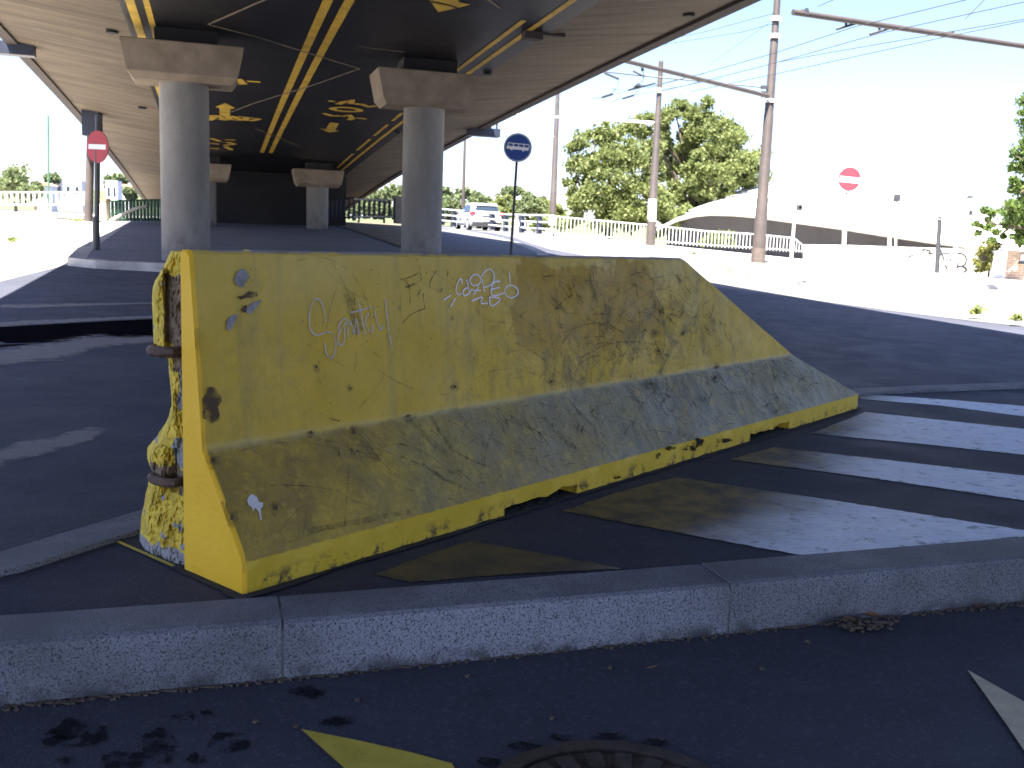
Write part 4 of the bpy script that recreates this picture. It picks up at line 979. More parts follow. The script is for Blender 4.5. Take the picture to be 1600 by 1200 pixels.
# left no-entry sign, turned away to the left
Yl = 18.6; lb = at(151, 390, Yl); lb.z = terr(lb.x, lb.y) + 0.14; lc = at(157, 230, Yl)
t, u, w, nm = sign_base('no_entry_sign', lb, at(153, 180, Yl), lc, 0.3, -28, 'round red no entry sign on a dark post, seen obliquely under the bridge edge', DSTEEL, 0.05, R(2))
rad = 0.298
plate(t, 'disc', M('sign_red_shaded', (0.24, 0.016, 0.028), 0.1, 5, 0.5, bump=0), lc, u, w, nm, rad, 0.06, 0.012); bars(t, 'white_bar', GALV, lc, u, w, nm, [(-rad * 0.8, -0.045, rad * 0.8, 0.045)], 0.0735, 0.003); plate(t, 'back_plate', GALV, lc, u, w, nm, rad * 0.99, 0.05, 0.009)  # bridge shade put into the darker red and the grey bar
k = MB(); k.tube([lb, lb + Vector((0, 0, 0.62))], 0.066, 12); k.build('post_sleeve', DSTEEL, t, smooth=True)
# right no-entry sign
Yr = 27.0; rc = at(1326, 280, Yr); rb = at(1319, 404, Yr); rb.z = terr(rb.x, rb.y) + 0.12
t, u, w, nm = sign_base('no_entry_sign', rb, at(1325.5, 296, Yr), rc, 0.32, 5, 'bright red no entry sign on a white post before the white shell roof', M('white_post_paint', (0.8, 0.8, 0.78), 0.04, 4, 0.6), 0.03, R(3.5))
rad = 0.325
plate(t, 'disc', SIGNR, rc, u, w, nm, rad, 0.05, 0.012); bars(t, 'white_bar', SIGNW, rc - w * 0.02, u, w, nm, [(-rad * 0.84, -0.075, rad * 0.84, 0.075)], 0.0635, 0.003)
k = MB(); k.box(rc - w * 0.385 - nm * 0.0, (0.04, 0.05, 0.05)); k.build('clamp', DSTEEL, t)

# ------------------------------------------------------------------ trolley poles, arms, wires
def pole(pb, pt_, Y, d0, d1, label, mat=POLE, off=0.14, extra=None):
    b = at(*pb, Y); tp = at(*pt_, Y); zg = min(b.z, terr(b.x, b.y) + off) if off is not None else b.z
    tp = Vector((b.x + (tp.x - b.x) * 0.9, b.y, tp.z))
    t = thing('trolley_pole', (b.x, b.y, b.z), label, 'pole', 'trolley wire poles')
    k = MB(); zs = [0, 0.22, 0.225, 0.5, 0.505, 0.75, 0.755, 1.0]; rr = []
    for z in zs: rr.append((d0 + (d1 - d0) * z) / 2 - (0.012 if z in (0.225, 0.5) else 0.02 if z in (0.505, 0.75) else 0.028 if z > 0.75 else 0))
    k.tube([b.lerp(tp, z) for z in [-0.03] + zs], [d0 / 2] + rr, 16); k.build('shaft', mat, t, smooth=True)
    return t, b, tp
tpR, bR, tR = pole((1184, 410), (1219, -60), 28, 0.37, 0.22, 'tall brown trolley pole in front of the white shell roof, cut off at the top')
k = MB(); k.tube([bR - Vector((0, 0, .05)), bR + Vector((0, 0, 0.42))], 0.205, 16); k.build('base_sleeve', M('worn_pole_foot', (0.085, 0.066, 0.058), 0.2, 6, 0.7), tpR, smooth=True)
k = MB()
for yy in (57, 30): q = at(1211 + (57 - yy) * .07, yy, 28); k = MB(); k.tube([q - Vector((0, 0, 0.06)), q + Vector((0, 0, 0.06))], 0.16, 14); k.build('collar', POLEL, tpR, smooth=True)
k = MB(); q = at(1203.5, 158, 28); k.tube([q - Vector((0, 0, 0.05)), q + Vector((0, 0, 0.05))], 0.17, 14); k.build('collar', POLEL, tpR, smooth=True)
k = MB(); q0 = at(1201, 150, 28)
for yy in (137, 146, 150): q = at(1202, yy, 28); k.box(q + Vector((-0.15, -0.02, 0)), (0.16, 0.14, 0.09))
k.build('arm_clamp', DSTEEL, tpR)
# cantilever arm from the right pole to above the road
k = MB(); e = at(962, 91.5, 23.2); e2 = at(1200, 150, 27.8); k.tube([e2, e], [0.06, 0.05], 10); k.build('arm', POLE, tpR, smooth=True)
tpM, bM, tM = pole((1016, 382), (1033, 96), 40, 0.38, 0.24, 'brown trolley pole with a pale sleeve in front of the big trees')
k = MB(); k.tube([at(1018.4, 346, 40), at(1019.8, 311, 40)], 0.185, 16); k.build('pale_sleeve', POLEL, tpM, smooth=True)
k = MB(); k.tube([at(1021, 192, 40), at(995, 190, 39.6), at(800, 179, 36)], [0.07, 0.06, 0.045], 8); k.build('arm', GALV, tpM, smooth=True)
k = MB(); q = at(1028.7, 140, 40); k.tube([q - Vector((0, 0, .04)), q + Vector((0, 0, .04))], 0.18, 12); k.build('collar', POLEL, tpM, smooth=True); k = MB(); q = at(1028, 144, 40); k.tube([q - Vector((0, 0, .04)), q + Vector((0, 0, .04))], 0.175, 12); k.build('collar', POLEL, tpM, smooth=True)
tp3, b3, t3 = pole((863, 347), (872.5, 120), 50, 0.36, 0.24, 'slim brown trolley pole right of the blue sign, its top behind the bridge edge')
k = MB(); k.tube([at(867, 214, 50), at(822, 212, 49)], 0.04, 6); k.build('arm', GALV, tp3, smooth=True)
k = MB(); k.tube([at(862.6, 352, 50), at(863.6, 336, 50)], 0.2, 12); k.build('pale_sleeve', POLEL, tp3, smooth=True)
# thin lamp post below the dark box
q = at(723.5, 325, 48); qt = at(726.5, 214, 48); t = thing('lamp_post', q, 'thin grey post below the dark box, behind the white car', 'post')
k = MB(); k.tube([q, qt], [0.085, 0.06], 10); k.build('shaft', POLE, t, smooth=True)
# far left pole with dark box
q = at(138, 346, 28); qt = at(144, 150, 28); t = thing('trolley_pole', q, 'brown pole with a long dark box, left of the underpass', 'pole', 'trolley wire poles')
k = MB(); k.tube([q, qt], [0.12, 0.10], 14); k.build('shaft', POLE, t, smooth=True)
k = MB(); a1 = at(143.5, 213, 27.7); a2 = at(144, 148, 27.7); k.box((a1 + a2) / 2, (0.46, 0.4, (a2 - a1).length), R(10)); k.build('box', NAVY, t)
q = at(75, 300, 60); t = thing('lamp_post', q, 'very thin distant post against the white sky on the far left', 'post'); k = MB(); k.tube([q - Vector((0, 0, 1)), at(75.3, 181, 60)], 0.06, 8); k.build('shaft', GREENF, t)
# arm coming in from the right, carrying wire hangers
ar = thing('wire_gantry', at(1900, 116, 22.5), 'long grey cantilever arm reaching in from the right edge over the road', 'gantry')
A0, A1 = at(1239, 19, 17.9), at(1900, 116.5, 22.5)
k = MB(); k.tube([A0, A1], 0.052, 12); k.build('arm', POLE, ar, smooth=True)
k = MB(); k.tube([at(1906, 60, 22.6), at(1880, 470, 22.6)], [0.12, 0.18], 14); k.build('shaft', POLE, ar, smooth=True)
k = MB(); c = at(1256, 20, 18.0); k.box(c, (0.16, 0.1, 0.08)); k.box(at(1260, 19, 18.0), (0.05, 0.06, 0.13)); k.build('end_clamp', DSTEEL, ar)
hang = []
for x0, y0 in ((1322, 41.5), (1374, 49.5)):
    yy = 17.9 + (22.5 - 17.9) * (x0 - 1239) / 661; ctr = at(x0, y0 - 2, yy); top = at(x0, y0 - 10, yy)
    k = MB(); k.tube([top + Vector((0, 0, .04)), top], 0.035, 8); k.box(top, (0.13, 0.06, 0.05)); k.tube([top, ctr + Vector((0, 0, 0.0))], 0.022, 6); k.box(ctr + Vector((0, 0, 0.06)), (0.11, 0.06, 0.035))
    d = (at(x0 + 15, y0 - 1 - 2.5, yy) - at(x0 - 15, y0 + 5.5, yy)); k.tube([ctr - d * 0.5 + Vector((0, 0, -.02)), ctr + d * 0.5 + Vector((0, 0, -.02))], 0.024, 6); k.build('wire_hanger', DSTEEL, ar)
k = MB(); yy = 17.9 + 4.6 * (1488 - 1239) / 661; k.box(at(1488, 53, yy), (0.05, 0.06, 0.10)); k.tube([at(1482, 49.5, yy), at(1489, 52, yy)], 0.012, 5); k.build('wire_clip', DSTEEL, ar)
ZW = 5.0
def wire(pts, label, r=0.008, z=ZW, cat='overhead wire'):
    P = [pz(x, y, z) if len(p_) == 2 else at(x, y, p_[2]) for p_ in pts for x, y in [p_[:2]]]
    k = MB(); k.tube(P, r, 5); o = k.build('trolley_wire', WIRE, None); tag(o, label, cat, 'overhead trolley wires')
    return o
wire([(1640, -42), (1508, 0), (1335, 42), (1210, 83), (1090, 117), (1010, 138)], 'highest contact wire, through the left hanger of the right arm')
wire([(1640, -10), (1600, 3), (1375, 52), (1205, 100), (1110, 124), (1035, 142)], 'contact wire through the right hanger of the arm')
wire([(1640, 21), (1600, 30), (1482, 50), (1280, 85), (1210, 98)], 'upper of the two lower wires clipped to the arm')
wire([(1640, 24), (1600, 33), (1480, 57), (1205, 117), (1080, 143)], 'lowest wire crossing the white sky right of the tall pole')
wire([(1540, -2), (1508, 30)], 'short stay wire slanting at the top right', 0.006)
wire([(1306, -2), (1278, 10)], 'short stay wire above the arm tip', 0.006)
wire([(1212, 20), (1100, 50), (1020, 66), (960, 80)], 'upper greenish wire left of the tall pole', 0.007, 6.2)
wire([(1212, 36), (1160, 50), (1020, 72), (958, 82)], 'second wire left of the tall pole close under the greenish one', 0.007, 6.2)
wire([(1210, 30), (1110, 100)], 'thin stay wire slanting down to the left from the tall pole', 0.005, 6.2)
wire([(925, 110, 30), (1010, 119, 29), (1200, 137, 28)], 'span wire between the bridge edge and the tall pole', 0.022)
wj = thing('wire_junction', at(975, 130, 28), 'cluster of dark wire switches hanging below the span wire beside the bridge', 'wire fittings')
k = MB()
for a, b, r_ in (((945, 114), (966, 123), 0.035), ((990, 111), (1006, 119), 0.035), ((941, 152), (957, 147), 0.035), ((973, 154), (990, 149), 0.03), ((982, 141), (1005, 134), 0.03), ((991, 138), (998, 132), 0.05), ((1005, 135), (1024, 130), 0.022), ((1003, 104), (1004, 109), 0.05)):
    k.tube([at(*a, 28), at(*b, 27.7)], r_, 6)
k.build('switch_rods', DSTEEL, wj)
k = MB()
for pts in ([(967, 124), (966, 133), (956, 147)], [(1006, 120), (1003, 128), (1000, 134)], [(1000, 139), (990, 149)], [(920, 153), (941, 152)], [(957, 139), (980, 141)], [(928, 154), (931, 152)], [(960, 157), (968, 154)], [(1003, 104), (1006, 119)]):
    k.tube([at(*p_, 28) for p_ in pts], 0.009, 5)
tag(k.build('droppers', WIRE, wj), kind='stuff')
wire([(930, 155, 28), (960, 147, 27.8), (1100, 115, 26)], 'contact wire running through the wire switches, upper', 0.007)
wire([(955, 158, 28), (990, 149, 27.8), (1130, 122, 26)], 'contact wire running through the wire switches, lower', 0.007)

# ------------------------------------------------------------------ railings
def rail_fence(name, P, Hs, label, n_bars, bar_r, rail_r, mat, group=None, posts=(0, -1), bottom=True, kind='round'):
    """P: list of (x, y, z) foot points; top rail Hs above"""
    P = [Vector(p) for p in P]; t = thing(name, P[0], label, 'railing', group)
    up = [p + Vector((0, 0, h)) for p, h in zip(P, Hs)]
    k = MB(); k.tube(up, rail_r, 8); k.build('top_rail', mat, t, smooth=True)
    if bottom: k = MB(); k.tube([p + Vector((0, 0, 0.06)) for p in P], rail_r * 0.7, 6); k.build('bottom_rail', mat, t, smooth=True)
    L = [0]
    for a, b in zip(P[:-1], P[1:]): L.append(L[-1] + (b - a).length)
    src = None
    def interp(s):
        for i in range(len(P) - 1):
            if s <= L[i + 1] + 1e-6:
                f = (s - L[i]) / max(1e-6, L[i + 1] - L[i]); return P[i].lerp(P[i + 1], f), Hs[i] + (Hs[i + 1] - Hs[i]) * f
        return P[-1], Hs[-1]
    for i in range(n_bars + 1):
        p, h = interp(L[-1] * i / n_bars); isp = (i % 12 == 0)
        k = MB(); k.tube([p - Vector((0, 0, 0.03)), p + Vector((0, 0, h))], bar_r * (1.8 if isp else 1), 6); k.build('post' if isp else 'baluster', mat, t)
    return t
fp = [at(862, 366, 45), at(940, 371.5, 45.5), at(1016, 378, 46), at(1100, 384, 46.5), at(1180, 389, 47), at(1239, 393, 47.5)]
ft = [at(862, 338, 45), at(940, 345, 45.5), at(1016, 352, 46), at(1100, 361, 46.5), at(1180, 366, 47), at(1239, 372, 47.5)]
rail_fence('pedestrian_railing', fp, [b.z - a.z for a, b in zip(fp, ft)], 'long light grey baluster railing along the pavement before the trees', 68, 0.022, 0.035, GALV, bottom=True)
fp2 = [at(1239.5, 393, 47.5), at(1257, 394.5, 46)]; ft2 = [at(1239.5, 372.5, 47.5), at(1257, 386, 46)]
rail_fence('pedestrian_railing', fp2, [b.z - a.z for a, b in zip(fp2, ft2)], 'short sloping end of the light grey railing beside the white wall', 4, 0.022, 0.035, GALV)
# guard rail near the car
g0, g1, g2 = at(690, 350, 56), at(790, 360, 52), at(860, 365, 46)
gt_ = thing('guard_rail', g1, 'grey three bar guard rail with dark posts behind the white car', 'guard rail')
for h in (0.85, 0.52, 0.2):
    k = MB(); k.tube([p + Vector((0, 0, h * 0.98)) for p in (g0, g1, g2)], 0.045, 8); k.build('rail', GALV, gt_, smooth=True)
for i in range(8):
    p = g0.lerp(g1, i / 5) if i <= 5 else g1.lerp(g2, (i - 5) / 2.6)
    k = MB(); k.box(p + Vector((0, 0.1, 0.38)), (0.28, 0.1, 0.86)); k.build('post', NAVY, gt_)
# bar fence under the bridge with wall stub
def slat_fence(name, p0, p1, h0, h1, n, w, label, mat, railmat, capr=0.03):
    p0, p1 = Vector(p0), Vector(p1); t = thing(name, p0, label, 'fence')
    rz = math.atan2(p1.y - p0.y, p1.x - p0.x)
    for hh in (0.03, 1.0):
        k = MB(); k.tube([p0 + Vector((0, 0, 0.05 + (h0 - 0.05) * hh)), p1 + Vector((0, 0, 0.05 + (h1 - 0.05) * hh))], capr, 6); k.build('rail', railmat, t)
    for i in range(n + 1):
        f = i / n; p = p0.lerp(p1, f); h = h0 + (h1 - h0) * f
        k = MB(); k.box(p + Vector((0, 0.03, h / 2)), (w, 0.04, h), rz); k.build('slat', mat, t)
    return t
a, b = at(553, 342, 36), at(616, 341, 36)
slat_fence('bar_fence', a, b, at(553, 311, 36).z - a.z, at(616, 313, 36).z - b.z, 8, 0.10, 'dark blue bar fence in the bright gap under the right side of the overpass', NAVY, GALV)
a, b = at(500, 344, 40), at(552, 343, 37)
slat_fence('bar_fence', a, b, 0.75, 0.8, 8, 0.12, 'dark bar fence further left, half hidden by the deck where it meets the ground', NAVY, NAVY)
q = at(628, 345, 35.6); t = thing('concrete_post', q, 'stubby grey concrete post at the end of the dark blue fence', 'wall')
k = MB(); k.box(q + Vector((0, 0, 0.38)), (0.42, 0.6, 0.98)); k.build('post', PIER, t); k = MB(); k.box(q + Vector((-0.255, 0.1, 0.36)), (0.08, 0.5, 0.92)); k.build('end_plate', NAVY, t)
# left: green fence, handrail, cream pillar
a, b = at(170, 345, 34), at(252, 346, 36)
slat_fence('green_fence', a, b, at(170, 314, 34).z - a.z, at(252, 312, 36).z - b.z, 15, 0.11, 'dark green slat fence at the far left end of the underpass', GREENF, GREENF)
t = thing('handrail', at(180, 342, 33), 'curved yellowish handrail in front of the green fence', 'handrail')
k = MB(); k.tube([at(172, 345, 33), at(184, 339, 33), at(200, 331, 33.3), (at(214, 325.5, 33.6)), at(228, 323, 34)], 0.055, 8); k.build('rail', CREAM, t, smooth=True)
k = MB(); [k.tube([at(x, y, 33.3), at(x, 346, 33.3)], 0.02, 6) for x, y in ((200, 331), (220, 324))]; k.build('support', GREENF, t)
q = at(162, 345, 33); t = thing('gate_pillar', q, 'cream gate pillar with a tiled cap left of the green fence', 'pillar')
h_ = at(162, 313, 33).z - q.z
k = MB(); k.box(q + Vector((0, 0, h_ / 2)), (0.28, 0.28, h_)); k.build('shaft', CREAM, t); k = MB(); k.box(q + Vector((0, 0, h_ + 0.03)), (0.36, 0.36, 0.07)); k.build('cap', ROOFT, t)
# pale railing on the far left
a, b = at(-60, 322, 52), at(132, 322, 52)
slat_fence('white_railing', a, b, 0.72, 0.72, 22, 0.12, 'pale blurred railing on the far left beyond the sunlit road', GALV, GALV, 0.04)

# ------------------------------------------------------------------ white shell pavilion and walls on the right
pv = thing('shell_pavilion', at(1280, 385, 56), 'white building with a low curved concrete shell roof and grey walls', 'building')
rim = [(1026, 357), (1042, 349), (1060, 341), (1085, 334.5), (1110, 332), (1145, 333), (1180, 336), (1250, 345.5), (1318, 355), (1390, 366.5), (1460, 377), (1530, 386), (1600, 392), (1700, 398)]
crest = [(1024, 356), (1040, 346), (1062, 335), (1092, 321), (1125, 308), (1158, 297), (1192, 288), (1260, 268), (1330, 257), (1400, 262), (1460, 285), (1530, 330), (1600, 372), (1700, 396)]
rings = []
for (a, b) in zip(rim, crest):
    rg = []
    for j in range(9):
        f = j / 8; ff = math.sin(f * math.pi / 2)
        rg.append(at(a[0] + (b[0] - a[0]) * f, a[1] + (b[1] - a[1]) * ff ** 1.1, 52 + 9 * f))
    lo = at(b[0], b[1] + 4, 75); rg.append(lo)
    rg.append(at(a[0] + 1, a[1] + 1.5, 53.5) + Vector((0, 0, -0.12))); rg.append(at(a[0], a[1] + 2.0, 52.02))
    rings.append(rg)
k = MB(); k.loft(rings, cap=True); k.build('roof_shell', WHITE, pv, smooth=True)
wl_ = [at(x, y + 1, 54.5) for x, y in rim[1:]]; wb_ = [at(x, 420, 54.5) for x, y in rim[1:]]
k = MB(); k.loft([[p, q] for p, q in zip(wl_, wb_)], cap=False, closed=False); k.build('wall', WALLG, pv)
for x, y in ((1318.5, 355), (1390.5, 366)):
    k = MB(); k.tube([at(x, y, 52.6), at(x - 1, 392, 52.6)], 0.085 if x < 1350 else 0.12, 8); k.build('post', WHITE, pv)
k = MB(); k.tube([at(1394, 364, 52.5), at(1394, 384, 52.5)], 0.03, 6); k.build('down_pipe', DSTEEL, pv)
# graffiti wall
gw = thing('low_wall', at(1400, 420, 36), 'low white rendered wall with black graffiti letters at its right end', 'wall')
tp_ = [(1256, 382), (1330, 383), (1400, 385.5), (1470, 387.5), (1530, 390)]; bt_ = [(1256, 412), (1330, 418), (1400, 424), (1470, 430), (1530, 436)]
Yw = [44, 41.5, 39.2, 37, 35.2]
rings = []
for (a, b, Y) in zip(tp_, bt_, Yw):
    pA, pB = at(*a, Y), at(*b, Y); pB.z = min(pB.z, terr(pB.x, pB.y)); rings.append([pB, pA, pA + Vector((0.05, 0.3, 0)), pB + Vector((0.05, 0.3, 0))])
k = MB(); k.loft(rings); k.build('wall', WHITE, gw)
def wall_pt(x, y):
    # on the front face of the white wall (piecewise in image x -> its own depth), 2 cm proud
    for i in range(4):
        if x <= tp_[i + 1][0]:
            f = (x - tp_[i][0]) / (tp_[i + 1][0] - tp_[i][0]); q0, q1 = at(*tp_[i], Yw[i]), at(*tp_[i + 1], Yw[i + 1])
            n = Vector((-(q1 - q0).y, (q1 - q0).x, 0)).normalized()
            if n.y > 0: n = -n
            d = ray(x, y); o = q0 + n * 0.012; tt = (o - EYE).dot(n) / d.dot(n); return EYE + d * tt, n
    return at(x, y, Yw[-1]), Vector((0, -1, 0))
def wall_stroke(k, pts, w):
    P = [wall_pt(1400 + a / 8, 310 + b / 8) for a, b in pts]; ribbon(k, [p for p, n in P], w, P[0][1], 0.003)
k = MB()
for pts, w in (([(240, 625), (235, 655), (265, 670), (310, 660), (330, 640), (360, 625)], 0.05), ([(330, 650), (370, 640), (440, 665), (400, 690), (470, 695)], 0.09), ([(140, 780), (150, 735), (220, 710)], 0.08), ([(235, 705), (280, 680), (330, 720), (325, 800)], 0.03),
               ([(540, 610), (575, 690), (605, 800), (640, 900)], 0.09), ([(520, 720), (600, 685), (670, 690), (705, 715), (680, 780), (630, 850)], 0.07), ([(600, 850), (660, 870), (695, 905)], 0.05),
               ([(750, 690), (830, 690), (880, 740), (885, 790), (840, 850), (790, 850), (740, 880), (795, 800)], 0.10), ([(830, 855), (870, 870), (885, 900), (850, 925)], 0.12), ([(400, 730), (420, 765)], 0.03), ([(400, 795), (440, 820)], 0.03)):
    wall_stroke(k, pts, w)
k.build('graffiti_letters', BLACKP, gw)
k = MB()
for pts, w in (([(-610, 620), (-590, 640), (-560, 650)], 0.05), ([(-590, 650), (-560, 625)], 0.04), ([(85, 770), (120, 735), (140, 740)], 0.08)): wall_stroke(k, pts, w)
k.build('graffiti_smear', REDP, gw)
# brick wall with white gate post, far right
bw = thing('brick_wall', at(1590, 428, 31), 'old brick wall with a white end pillar at the right edge', 'wall')
a, b = at(1573, 391, 31), at(1700, 398, 30); za, zb = terr(a.x, a.y), terr(b.x, b.y)
k = MB(); k.loft([[Vector((a.x, a.y, za)), a, a + Vector((0, .3, 0)), Vector((a.x, a.y + .3, za))], [Vector((b.x, b.y, zb)), b, b + Vector((0, .3, 0)), Vector((b.x, b.y + .3, zb))]]); k.build('brickwork', BRICK, bw)
q = at(1565, 392, 31.05); zq = terr(q.x, q.y); k = MB(); k.box((q.x, q.y + 0.1, (q.z + zq) / 2), (0.34, 0.34, q.z - zq)); k.build('pillar', WHITE, bw)
q = at(1598, 404, 30.7); k = MB(); k.box(q + Vector((0.05, -.02, 0)), (0.22, 0.1, 0.25)); k.build('white_box', WHITE, bw); k = MB(); k.box(at(1600, 410.5, 30.6), (0.3, 0.12, 0.08)); k.build('box_shadow_gap', DSTEEL, bw)
# small street furniture on the right
q = at(1464, 425, 33); q.z = terr(q.x, q.y) + .1; t = thing('sign_post', q, 'dark leaning post with a long grey plate near the graffiti', 'sign post')
k = MB(); k.tube([q, at(1469, 330, 33)], 0.075, 10); k.build('post', DSTEEL, t, smooth=True)
k = MB(); c = at(1470, 335.5, 32.9); k.box(c, (0.74, 0.04, 0.16), R(4)); k.build('plate', M('plate_grey', (0.36, 0.37, 0.42), 0.08, 5, 0.5), t)
k = MB(); c = at(1467.2, 342.5, 33); k.tube([c - Vector((0, 0, .02)), c + Vector((0, 0, .02))], 0.085, 10); k.build('collar', WHITE, t)
def light_pole(pb, pt_, Y, r, label, heads, off=0.1):
    b = at(*pb, Y); b.z = min(b.z, terr(b.x, b.y) + off); t = thing('traffic_light', b, label, 'traffic light', 'traffic light poles on the right')
    k = MB(); k.tube([b, at(*pt_, Y)], [r, r * 0.75], 10); k.build('pole', M('pale_pole', (0.45, 0.45, 0.46), 0.08, 5, 0.55), t, smooth=True)
    for (x0, y0, w, h, mt, nm_) in heads:
        k = MB(); c = at(x0, y0, Y - 0.1); k.loft([[c + Vector((sx * w / 2 * f, dy, sz * h / 2 * f)) for sx, sz in ((-1, -1), (1, -1), (1, 1), (-1, 1))] for dy, f in ((0.12, 0.8), (0.08, 1), (-0.1, 1), (-0.12, 0.9))]); k.build(nm_, mt, t)
    return t
light_pole((1490, 426), (1498.5, 326), 33, 0.085, 'pale traffic light pole in front of the graffiti R with a dark side lamp', [(1506, 334, 0.24, 0.85, WHITE, 'signal_head'), (1514.5, 332.5, 0.13, 0.17, DSTEEL, 'lamp_visor'), (1515.5, 308, 0.10, 0.06, DSTEEL, 'lamp_visor')])
light_pole((1237, 398), (1243, 318), 40, 0.075, 'thin pale pole with a small dark red pedestrian signal', [(1249.5, 324.5, 0.2, 0.24, DSTEEL, 'signal_head'), (1249, 324, 0.09, 0.12, M('dim_red_lens', (0.35, 0.03, 0.05), 0.1, 5, 0.4), 'red_lens')])
k_ = light_pole((1399, 418), (1401, 300), 36, 0.045, 'white pole with a small dark signal head before the white roof', [(1401.5, 309.5, 0.19, 0.27, DSTEEL, 'signal_head')])
for ch in k_.children:
    if ch.name.startswith('pole'): ch.data.materials[0] = WHITE
# ------------------------------------------------------------------ cars
def make_car(loc, rz, label, paint, group):
    t = thing('parked_car', loc, label, 'car', group)
    L, Wd = 4.3, 1.80
    # local frame: +y forward, rear at y = 0, x right; stations (y, half width, z low, z belt)
    def ringb(y, hw, zl, zb, cr=0.12):
        return [Vector(p) for p in ((-hw + 0.05, y, zl), (-hw, y, zl + 0.12), (-hw, y, zb - 0.22), (-hw + 0.04, y, zb - 0.04), (-hw + 0.14, y, zb), (hw - 0.14, y, zb), (hw - 0.04, y, zb - 0.04), (hw, y, zb - 0.22), (hw, y, zl + 0.12), (hw - 0.05, y, zl))]
    st = [(0.0, 0.70, 0.42, 0.92), (0.06, 0.82, 0.32, 0.98), (0.3, 0.89, 0.22, 1.00), (0.9, 0.90, 0.20, 0.98), (2.0, 0.905, 0.20, 0.95), (3.0, 0.90, 0.20, 0.93), (3.6, 0.87, 0.22, 0.86), (4.05, 0.80, 0.25, 0.74), (4.28, 0.62, 0.34, 0.62)]
    k = MB(); k.loft([ringb(*s) for s in st]); 
    cab = [(0.02, 0.70, 0.97, 0.60, 1.0), (0.30, 0.80, 0.98, 0.62, 1.34), (0.62, 0.82, 0.97, 0.62, 1.44), (1.5, 0.83, 0.95, 0.63, 1.48), (2.2, 0.83, 0.94, 0.60, 1.44), (3.15, 0.80, 0.90, 0.62, 0.95)]
    def ringc(y, w0, z0, w1, z1): return [Vector((-w0, y, z0 - 0.05)), Vector((-w1 - 0.04, y, z1 - 0.10 if z1 > 1.1 else z0)), Vector((-w1 + 0.08, y, z1)), Vector((w1 - 0.08, y, z1)), Vector((w1 + 0.04, y, z1 - 0.10 if z1 > 1.1 else z0)), Vector((w0, y, z0 - 0.05))]
    k.loft([ringc(*s) for s in cab]); k.build('body', paint, t, smooth=True, local=True)
    k = MB(); k.prism([(-0.60, 0.085, 1.04), (0.60, 0.085, 1.04), (0.66, 0.16, 1.16), (0.54, 0.27, 1.305), (-0.54, 0.27, 1.305), (-0.66, 0.16, 1.16)], (0, -0.035, 0.012)); k.build('rear_window', CARGLASS, t, local=True)
    k = MB(); k.prism([(-0.62, 0.18, 1.34), (0.62, 0.18, 1.34), (0.6, 0.5, 1.44), (-0.6, 0.5, 1.44)], (0, 0, 0.025)); k.build('spoiler', paint, t, local=True)
    for sg in (-1, 1):
        k = MB(); k.prism([(sg * 0.835, 0.75, 1.02), (sg * 0.835, 1.45, 1.0), (sg * 0.69, 1.45, 1.36), (sg * 0.68, 1.0, 1.34)], (sg * 0.02, 0, 0.005)); k.build('side_window', CARGLASS, t, local=True)
        k = MB(); k.prism([(sg * 0.84, 1.52, 1.0), (sg * 0.84, 2.75, 0.98), (sg * 0.70, 2.2, 1.33), (sg * 0.695, 1.52, 1.36)], (sg * 0.02, 0, 0.005)); k.build('side_window', CARGLASS, t, local=True)
        k = MB(); k.prism([(sg * 0.60, 0.03, 0.86), (sg * 0.84, 0.06, 0.84), (sg * 0.86, 0.10, 1.02), (sg * 0.72, 0.05, 1.0)], (sg * 0.025, -0.05, 0)); k.build('tail_light', REDL, t, local=True)
        k = MB(); k.prism([(sg * 0.86, 0.06, 0.84), (sg * 0.86, 0.06, 0.97), (sg * 0.905, 0.42, 1.0), (sg * 0.905, 0.36, 0.9)], (sg * 0.02, 0, 0)); k.build('tail_light', REDL, t, local=True)
        k = MB(); k.box((sg * 0.98, 2.55, 1.0), (0.18, 0.12, 0.13)); k.build('wing_mirror', paint, t, local=True)
        for y in (0.78, 3.4):
            c = Vector((sg * 0.80, y, 0.315)); k = MB(); k.tube([c - Vector((0.10 * sg, 0, 0)), c + Vector((0.11 * sg, 0, 0))], 0.315, 20)
            wh = k.build('wheel', TYRE, t, local=True, smooth=True); k = MB(); k.tube([c + Vector((0.10 * sg, 0, 0)), c + Vector((0.118 * sg, 0, 0))], 0.21, 16); k.build('rim', GALV, wh, local=True)
    k = MB(); k.box((0, 0.10, 0.33), (1.62, 0.26, 0.24)); k.build('bumper', PLAST, t, local=True)
    k = MB(); k.box((0, 0.0, 0.78), (0.62, 0.05, 0.05)); k.build('boot_handle', PLAST, t, local=True)
    k = MB(); k.box((0, -0.02, 0.56), (0.5, 0.03, 0.11)); k.build('number_plate', SIGNW, t, local=True)
    t.rotation_euler = (0, 0, rz); return t
cp = at(758, 360.5, 53); cz_ = at(758, 360.5, 53).z
car = make_car((cp.x + 0.1, cp.y, cz_), R(17), 'silver white hatchback seen from behind on the sunlit side road', CARP, 'cars beyond the overpass'); car.name = 'hatchback_car'; car.rotation_euler = (R(1.0), 0, R(17))
for x, y, Y, lb, rz in ((588, 343, 92, 'white car glimpsed through the dark blue fence, nearer its middle', 60), (611, 343, 96, 'pale car glimpsed at the right end of the dark blue fence', 40)):
    c2 = copy_tree(car); c2['label'] = lb; p = at(x, y, Y); c2.location = (p.x, p.y, p.z); c2.rotation_euler = (0, 0, R(rz))

